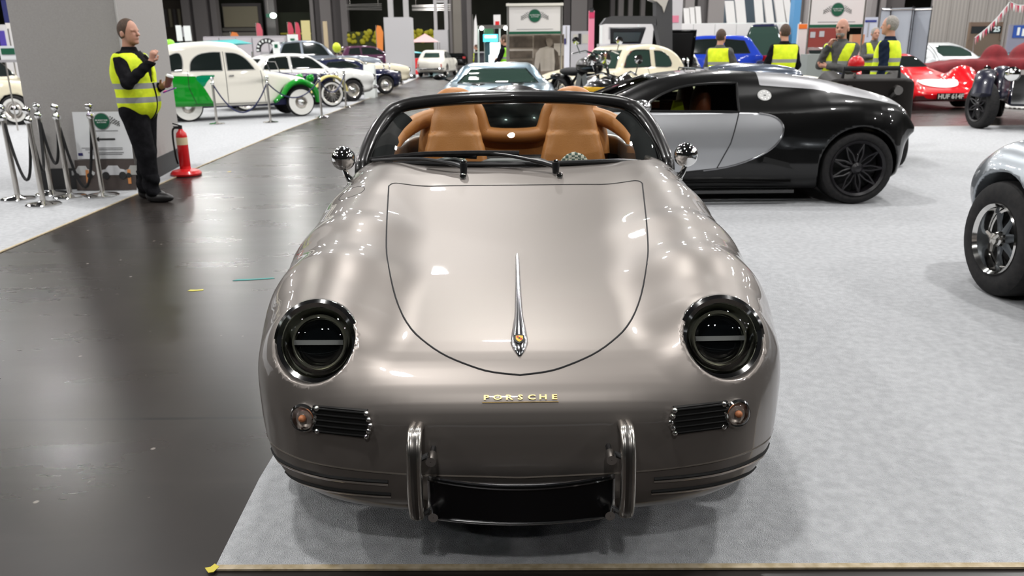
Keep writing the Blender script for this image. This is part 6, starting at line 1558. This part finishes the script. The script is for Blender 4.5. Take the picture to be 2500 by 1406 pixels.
# pale blue supercar nose-on
s = T_coupe(ltblue_car, glass_green, 1.17); s['plan'] = [(a, b * 1.22) for a, b in s['plan']]; s['cab'] = dict(s['cab'], w=.80, slope=.62); s['bumper'] = None; s['wheels'] = [(0, .34, .30, .80, dict(rim='alloy', rimr=.72, spokes=7)), (2.5, .33, .26, .80, dict(rim='alloy', rimr=.72, spokes=7))]; s['arch'] = [(0, .34, .38), (2.5, .34, .38)]
s['screen'] = [(-.66, .88), (-.46, 1.10), (.46, 1.10), (.66, .88)]; s['win'] = [spl([(.2, .95), (.2, .95), (.5, 1.08), (.9, 1.08), (1.4, .92), (1.4, .92), (.8, .9)], 3)]
H = put('supercar', 'light blue-silver supercar right behind the bronze roadster, nose toward the camera', s, (gy(1217, 190, 15).x, 16.2, .008), -PI / 2, 1.06, .03)
for sy in (-1, 1):
    e = sdf_part('wing_mirror', lambda x, y, z: smin(ellipsoid(x, y, z, (1.25, sy * 1.0, .96), (.07, .12, .05)), capsule(x, y, z, (1.2, sy * .72, .86), (1.22, sy * .92, .93), .018), .02), (1.1, min(sy * .7, sy * 1.15), .8), (1.4, max(sy * .7, sy * 1.15), 1.05), .02, black_car, H)
    MB().ball((1.9, sy * .32, .86), .2, 8, (1.2, .7, .12)).obj('bonnet_scoop', black_car, H)
# motorcycles
def moto(label, loc, rz, tankm, k=1., bar=True, stripe=None):
    T = thing('motorcycle', label, 'motorcycle', loc, rz); T.scale = (k, k, k)
    for x in (0, 1.42):
        e = D.objects.new('wheel', None); COL.objects.link(e); e.parent = T; e.location = (x, 0, .33)
        MB().lathe([(.26, -.045), (.30, -.055), (.33, -.03), (.335, 0), (.33, .03), (.30, .055), (.26, .045), (.26, -.045)], 28, 'y').obj('tyre', rubber, e)
        r = MB().lathe([(.262, -.03), (.25, -.035), (.25, .035), (.262, .03)], 28, 'y')
        for i in range(14): a = i * 2 * PI / 14; r.tube([(.03 * math.cos(a + .5), .03 * (-1) ** i, .03 * math.sin(a + .5)), (.25 * math.cos(a), 0, .25 * math.sin(a))], .004, 4)
        r.obj('rim', chrome, e); MB().lathe([(.001, -.06), (.05, -.06), (.05, .06), (.001, .06)], 14, 'y').obj('hub', chrome, e)
        MB().tube([(x + .37 * math.cos(a), 0, .33 + .37 * math.sin(a)) for a in np.linspace(.4, 2.9 if x == 0 else 2.5, 12)], .022, 8, flat=3., up=(0, 1, 0)).obj('mudguard', tankm, T)
    sdf_part('tank', lambda x, y, z: smax(ellipsoid(x, y, z, (.85, 0, .84), (.32, .15, .14)), .76 - z, .04), (.4, -.2, .7), (1.3, .2, 1.), .025, tankm, T)
    if stripe: sdf_part('tank_stripe', lambda x, y, z: np.maximum(ellipsoid(x, y, z, (.85, 0, .84), (.328, .157, .148)), np.abs(z - .86) - .03), (.4, -.2, .75), (1.3, .2, 1.), .02, stripe, T)
    sdf_part('saddle', lambda x, y, z: ellipsoid(x, y, z, (.32, 0, .76), (.34, .13, .065)), (-.1, -.2, .65), (.8, .2, .9), .025, matt_black, T)
    for s in (-1, 1):
        MB().tube([(1.42, s * .09, .33), (1.16, s * .09, .92), (1.13, s * .09, 1.0)], .022, 8).obj('fork', chrome, T)
        MB().tube(spl([(.75, s * .14, .40), (.9, s * .18, .28), (.4, s * .18, .24), (-.2, s * .18, .26)], 5, False), [.025] * 10 + [.045] * 6, 8).obj('exhaust', chrome, T)
        MB().tube([(.0, s * .1, .34), (.12, s * .12, .62)], .02, 6).obj('shock', chrome, T)
        MB().lathe([(.05, -.02), (.055, .01), (.001, .015)], 14, 'x', c=(1.08, s * .36, 1.2)).tube([(1.1, s * .30, 1.03), (1.08, s * .36, 1.18)], .007, 5).obj('mirror', chrome, T)
    MB().tube([(1.02, -.38, 1.02), (1.10, -.22, 1.06), (1.14, 0, 1.0), (1.10, .22, 1.06), (1.02, .38, 1.02)], .014, 8).obj('handlebar', chrome, T)
    MB().lathe([(.001, -.10), (.06, -.08), (.09, 0), (.092, .03), (.08, .045), (.001, .05)], 18, 'x', c=(1.27, 0, .95)).obj('headlamp', chrome, T)
    MB().box((.72, 0, .42), (.42, .24, .28)).box((.66, 0, .62), (.14, .16, .22), ry=.35).box((.86, 0, .62), (.14, .16, .22), ry=-.35).obj('engine', mat('engine_alloy', (.4, .4, .4), .3, .9), T)
    MB().tube([(.0, 0, .36), (.45, 0, .68), (1.14, 0, .86), (1.02, 0, .35), (.45, 0, .28), (0, 0, .36)], .022, 6).obj('frame', matt_black, T)
    MB().tube([(.6, .05, .3), (.55, .28, .02)], .012, 6).obj('side_stand', steel, T)
    return T
moto('black and yellow motorcycle right of the sepia photo wall, nearest the roadster', (gy(1372, 200, 11.6).x, 11.9, .008), -1.0, black_car, 1.12, stripe=yellow_car)
moto('black and chrome motorcycle standing behind the black and yellow one', (gy(1382, 150, 16.5).x, 17.6, .008), -1.15, black_car, 1.36)
moto('dark motorcycle beside the cream saloon, behind the other two', (gy(1530, 150, 15).x, 15.4, .008), -.1, mat('moto_grey', (.10, .10, .11), .2, .5, coat=1.), 1.05)
vintage('cream vintage tourer between the motorcycles and the black and silver supercar', (gy(1432, 180, 13).x + 2.5, 13.2, .008), PI + .25, cream_car, cream_car, 1.0)
sm = T_saloon(cream_car, 3.76, 2.2, 1.52); sm['win'] = [spl([(-.05, 1.03), (.0, 1.25), (.2, 1.36), (.45, 1.38), (.45, 1.38), (.45, 1.03), (.45, 1.03)], 3), spl([(.60, 1.03), (.60, 1.03), (.60, 1.40), (.60, 1.40), (1.18, 1.37), (1.44, 1.02), (1.44, 1.02)], 3)]
sm['glass'] = glass_green; sm['cab'] = dict(sm['cab'], side=[(-.50, .8), (-.48, .98), (-.32, 1.25), (.0, 1.44), (.5, 1.53), (1.0, 1.50), (1.32, 1.42), (1.62, 1.0), (1.62, .8), (.8, .7)], slope=.22)
put('classic_car', 'small rounded cream saloon left of the dark gantry post', sm, (gy(1603, 150, 19.5).x, 20.6, .008), PI + .60, 1.03, .035)
# white van with open rear
e = thing('van', 'white van with raised black tailgate in front of the white stand wall', 'van', (gy(1525, 100, 31.6).x, 31.4, .008)); e.scale = (1.1, 1.1, 1.1)
MB().box((0, .45, .85), (1.75, .9, 1.3)).obj('body', white_car, e, 0); MB().box((0, -.02, .80), (1.3, .04, 1.05)).obj('load_opening', matt_black, e, 0)
MB().add([(-.52, -.05, 1.5), (.52, -.05, 1.5), (.60, -.55, 1.98), (-.60, -.55, 1.98), (-.52, 0, 1.54), (.52, 0, 1.54), (.60, -.5, 2.02), (-.60, -.5, 2.02)], [(3, 2, 1, 0), (4, 5, 6, 7), (0, 1, 5, 4), (1, 2, 6, 5), (2, 3, 7, 6), (3, 0, 4, 7)]).obj('tailgate', black_car, e, 0)
MB().add([(-.42, -.13, 1.56), (.42, -.13, 1.56), (.46, -.44, 1.86), (-.46, -.44, 1.86)], [(3, 2, 1, 0)]).obj('rear_window', glass_green, e, 0)
for x in (-.7, .7): MB().lathe([(.2, -.1), (.32, -.1), (.32, .1), (.2, .1)], 20, 'x', c=(x, .5, .32)).obj('wheel', rubber, e)
def lid(T, x0, x1, w0, z0, ang, m, nm='raised_bonnet'):
    o = MB().box(((x1 - x0) / 2, 0, 0), (abs(x1 - x0), w0, .04)).obj(nm, m, T, 0); o.location = (x0, 0, z0); o.rotation_euler = (0, ang, 0)
    o2 = MB().box(((x1 - x0) / 2, 0, -.03), (abs(x1 - x0) * .85, w0 * .85, .02)).obj('lid_lining', matt_black, o, 0)
T = put('hatchback_car', 'black hatchback with raised bonnet right of the dark gantry post', T_hatch(black_car, 1.42), (gy(1662, 110, 24).x, 26.2, .008), -PI / 2 - .1, 1.05, far); lid(T, 1.9, 2.95, 1.15, .98, -1.0, black_car)
put('hatchback_car', 'bright blue hatchback behind the man with brown hair', T_hatch(blue_car, 1.46), (gy(1792, 150, 27.8).x, 29.4, .008), PI + .12, 1.28, .035)
T = put('off_road_car', 'tall navy car facing the camera behind the blue hatchback and the man in yellow', T_hatch(navy_car, 2.05, glass_green), (gy(1880, 120, 32).x + .5, 34.6, .008), -PI / 2 - .3, 1.15, far)
# white vintage roadster behind the supercar
s = T_coupe(ivory_car, glass_dark, 1.3); s['cab'] = None; s['win'] = []; s['screen'] = None; s['rearwin'] = None; s['cut'] = [lambda x, y, z: sbox(x, y, z, (.5, 0, 1.05), (.6, .5, .4), .15)]
T = put('roadster', 'ivory open roadster with navy cockpit, behind the black and silver supercar', s, (gy(2062, 180, 16.5).x - .95, 17.6, .008), PI + .08, 1.06, .035)
MB().tube([(1.2, -.6, .90), (1.05, -.55, 1.12), (1.05, .55, 1.12), (1.2, .6, .90)], .016, 6).obj('windscreen_frame', chrome, T); MB().box((.3, 0, .78), (.5, 1.0, .22)).obj('seat', navy_car, T)
MB().tube([(1.4, -.62, .915), (2.6, -.5, .80)], .008, 5).obj('bonnet_strap', matt_black, T)
for k in (-1, 1): MB().lathe([(.09, -.03), (.1, .01), (.085, .03), (.001, .035)], 16, 'x', c=(2.9, k * .3, .66)).obj('spot_lamp', chrome, T)
# stripped black rolling chassis
e = thing('rolling_chassis', 'stripped black rolling chassis with a red ball on a post', 'chassis', (gy(2108, 200, 10.6).x, 10.75, .008), 1.42); e.scale = (1.05, 1.15, 1.22)
f = lambda x, y, z: smax(smax(sdpoly(x, z, [(-.55, .3), (-.62, .5), (-.58, .90), (-.1, .97), (.35, .84), (.5, .5), (.45, .3)]), np.abs(y) - .46, .12), -sbox(x, y, z, (.0, 0, 1.0), (.3, .28, .35), .08), .03)
sdf_part('body', f, (-.75, -.6, .2), (.7, .6, 1.05), .03, mat('satin_black', (.012, .010, .009), .55, spec=.2), e)
for x in (-.32, .32):
    for sg in (1, -1): wheel(e, x, sg * .42, .20, .12, sg, 'disc', rm=steel)
MB().ball((-.45, .15, 1.04), .085, 10).obj('red_ball', red_pl, e); MB().tube([(-.45, .15, .8), (-.45, .15, .98)], .015, 6).obj('post', steel, e)
MB().tube([(-.5, -.3, .8), (-.52, -.28, 1.0), (-.52, .28, 1.0), (-.5, .3, .8)], .025, 8).obj('roll_bar', matt_black, e)
for sy in (-1, 1): MB().tube([(-.5, sy * .2, .7), (-.66, sy * .24, .8), (-.74, sy * .24, .79)], .045, 10).obj('exhaust_stub', mat('dark_steel'), e)
MB().ball((.05, .2, .86), .1, 8, (1, 1, .9)).obj('helmet', navy_car, e)
# red sports racer
rz2 = -1.52
T = thing('racing_car', 'red sports racing car, white oval and black plate on its nose', 'car', (10.2, 22.9, .008), rz2); T.scale = (1.16, 1.16, 1.16)
s = dict(paint=red_car, side=[(-.9, .35), (-1.0, .6), (-.7, .86), (0, .88), (.8, .80), (1.6, .66), (2.3, .56), (2.9, .40), (3.02, .28), (2.8, .16), (1.3, .12), (-.7, .2)],
    plan=[(3.2, 0), (3.08, .5), (2.8, .82), (2.3, .92), (1.2, .86), (0, .92), (-.7, .85), (-1.0, .5), (-1.05, 0)],
    fend=[[((1.85, .66, .5), .20), ((2.25, .70, .56), .29), ((2.7, .66, .42), .18)], [((-.4, .66, .58), .22), ((0, .68, .62), .27), ((.4, .66, .56), .2)]], fk=.12, k=.14,
    cab=dict(side=[(-.7, .6), (-.5, .84), (0, 1.02), (.5, 1.1), (.9, 1.03), (1.35, .78), (1.35, .6)], w=.56, z=.8, slope=.5, k=.12, j=.06, bow=.25), xm=.6, arch=[(0, .33, .36), (2.25, .31, .35)], yin=.56,
    win=[spl([(-.1, .86), (0, .98), (.5, 1.02), (1.05, .85), (1.05, .85)], 3)], screen=[(-.5, .82), (-.38, 1.04), (.38, 1.04), (.5, .82)], trim=matt_black,
    wheels=[(0, .33, .3, .74, dict(rim='alloy', rimr=.6, spokes=5)), (2.25, .30, .24, .74, dict(rim='alloy', rimr=.6, spokes=5))])
F = build_car(T, s, .035)
lo_ = lambda P: np.hypot((P[:, 0] - 2.45) / .34, (P[:, 1] - .12) / .30)
E_ = [(2.52 + .30 * math.cos(a), .05 + .40 * math.sin(a)) for a in np.linspace(0, 2 * PI, 25)[:-1]]
P, ok = drop(F, 'xy', E_ + [(2.52, .05)], 1., 1, 0.)
MB().add([Vector(p) + Vector((0, 0, .012)) for p in P], [(i, (i + 1) % 24, 24) for i in range(24)]).obj('white_oval', mat('oval_white', (.8, .8, .8), .4), T, 0)
for sg in (-1, 1):
    f = lambda x, y, z: ellipsoid(x, y, z, (2.62, sg * .72, .50), (.22, .10, .09)); sdf_part('headlamp_cover', f, (2.3, sg * .72 - .15, .3), (2.9, sg * .72 + .15, .7), .025, glass_dark, T)
    MB().ball((2.78, sg * .72, .52), .045, 8).obj('headlamp', chrome, T)
MB().box((3.07, .02, .27), (.02, .56, .14)).obj('number_plate', mat('plate_black2', (.01, .005, .005), .4), T, 0)
text('plate_text', 'HUF 614F', .13, mat('plate_letters', (.6, .6, .55), .5), T, Matrix.Translation((3.085, .02, .27)) @ Matrix.Rotation(PI / 2, 4, 'Z') @ Matrix.Rotation(PI / 2, 4, 'X'), .003, bold=.003)
MB().box((2.93, -.1, .24), (.14, 1.1, .09)).obj('nose_intake', mat('intake_dark', (.03, .003, .004), .6), T, 0)
cl = thing('dust_sheet', 'white sheet spread on the floor beside the nose of the red racing car', 'sheet', (12.65, 20.3, .009))
f = lambda x, y, z: smax(ellipsoid(x, y, z, (0, 0, 0), (.65, 1.1, .20)), -z, .02) + .015 * np.sin(9 * x + 4 * y)
sdf_part('cloth', f, (-1, -1.3, -.0), (1, 1.3, .3), .05, mat('sheet_white', (.7, .7, .68), .9), cl)
# maroon covered car
T = thing('covered_car', 'car under a fitted maroon cover, right of the red racing car', 'car', (gy(2462, 150, 25).x, 25.3, .008), PI - .1); T.scale = (1.08, 1.0, 1.1)
mar = noise_mat('maroon_cover', (.13, .006, .010), (.19, .010, .015), 5, .8, bump=.4)
f = lambda x, y, z: smin(smin(smax(sdpoly(x, z, [(-1.6, .03), (-1.7, .6), (-1.2, .95), (-.2, .98), (1.2, .95), (2.3, .8), (2.5, .4), (2.5, .03)]), np.abs(y) - .82, .25), ellipsoid(x, y, z, (.35, .25, .98), (.32, .36, .36)), .14), ellipsoid(x, y, z, (-.75, 0, 1.0), (.55, .62, .42)), .14) + .008 * np.sin(14 * x + 9 * z)
sdf_part('cover', f, (-1.9, -1, .0), (2.7, 1, 1.6), .045, mar, T)
for x in (-1.1, 1.8):
    for sg in (-1, 1): wheel(T, x, sg * .70, .31, .16, sg, 'disc', rm=steel)
# navy vintage roadster at the right edge
T = thing('vintage_car', 'navy vintage roadster at the right edge with large black wheels', 'car', at_wheel(2388, 314, -2.2, 2.9, -.72), -2.2)
nv = mat('paint_navy_deep', (.006, .007, .022), .3, coat=1.)
f = lambda x, y, z: smax(smax(sdpoly(x, z, [(-.6, .4), (-.6, .8), (0, .98), (1.0, 1.0), (2.9, .96), (3.1, .6), (3.0, .42), (1, .36)]), np.abs(y) - (.62 - .30 * np.clip((x - .9) / 2.1, 0, 1)), .1), -sbox(x, y, z, (.35, 0, 1.1), (.6, .45, .4), .1), .02)
sdf_part('body', f, (-.8, -.7, .3), (3.2, .7, 1.1), .04, nv, T)
for sg in (-1, 1):
    for wx in (0, 2.9):
        wheel(T, wx, sg * .72, .42, .20, sg, 'cross', rimr=.70, rm=mat('black_rim'), spokes=8).rotation_euler.z = .62 if wx else 0
    pts = spl([(3.30, sg * .72, .62), (3.12, sg * .72, .88), (2.85, sg * .72, .985), (2.4, sg * .74, .93), (1.9, sg * .76, .72), (1.4, sg * .78, .50), (.9, sg * .78, .42), (.5, sg * .78, .5), (.3, sg * .76, .8), (0, sg * .74, .98), (-.4, sg * .72, .80), (-.5, sg * .7, .6)], 5, False)
    MB().tube(pts, .075, 12, flat=2.2, up=(0, 1, 0)).obj('wing', nv, T)
    e = MB().lathe([(.001, -.16), (.07, -.13), (.12, -.03), (.13, .03), (.12, .045)], 20, 'x').obj('headlamp', mat('lamp_black', (.01, .01, .012), .15, coat=1.), T); e.location = (3.12, sg * .30, .98)
    MB().lathe([(.12, .04), (.08, .065), (.001, .075)], 18, 'x').obj('lens', chrome, e)
    MB().lathe([(.05, -.03), (.06, .01), (.001, .02)], 14, 'x', c=(2.9, sg * .72, 1.06)).obj('side_lamp', chrome, T)
MB().box((3.08, 0, .72), (.05, .5, .5)).obj('radiator', chrome, T)
# row behind
c = T_coupe(paint('pearl_silver', (.50, .52, .53), .5, .3), glass_green, 1.31)
put('coupe_car', 'silver-white classic coupe seen from behind at upper right', c, (gy(2364, 130, 28).x, 29.4, .008), PI / 2 + .05, 1.2, .03)
T = put('coupe_car', 'yellow coupe with raised lid beside the pale display screens', T_coupe(yellow_car, glass_dark, 1.25), (gy(2282, 115, 39).x, 41, .008), -PI / 2 + .3, 1.1, far)
put('coupe_car', 'pale green vintage car left of the silver-white coupe', T_coupe(paint('mint', (.28, .50, .28)), glass_dark, 1.2), (gy(2308, 120, 34).x, 37.2, .008), -PI / 2 - .2, 1.15, far)
put('saloon_car', 'pale silver saloon behind the silver-white coupe', T_saloon(paint('mist', (.45, .47, .45), .4), 4.2, 2.5, 1.35), (gy(2345, 110, 42).x, 44, .008), PI / 2, 1.2, far)
put('saloon_car', 'turquoise classic car at the right edge behind the covered car', T_saloon(cyan_car, 4.3, 2.55, 1.38, glass=mat('blue_glass', (.02, .05, .2), .05, coat=1.)), (gy(2440, 130, 31).x + 4.0, 33, .008), PI + .08, 1.12, far)
put('hatchback_car', 'dark red car behind the turquoise classic at the right edge', T_hatch(paint('dark_red', (.22, .01, .015)), 1.4), (gy(2480, 110, 50).x + 1, 52, .008), PI, 1.0, .06)
put('saloon_car', 'brown car with raised bonnet under the brick red stand wall', T_hatch(paint('brown', (.08, .035, .03)), 1.45), (gy(2022, 110, 27).x, 28.6, .008), -PI / 2, 1.0, far)
board('cabinet', 'low pale grey cabinet between the man in yellow and the bald man', 'cabinet', (1962, 132, 2018, 168), 21, mk('cabinet_grey', (.30, .33, .32)), .5, True)
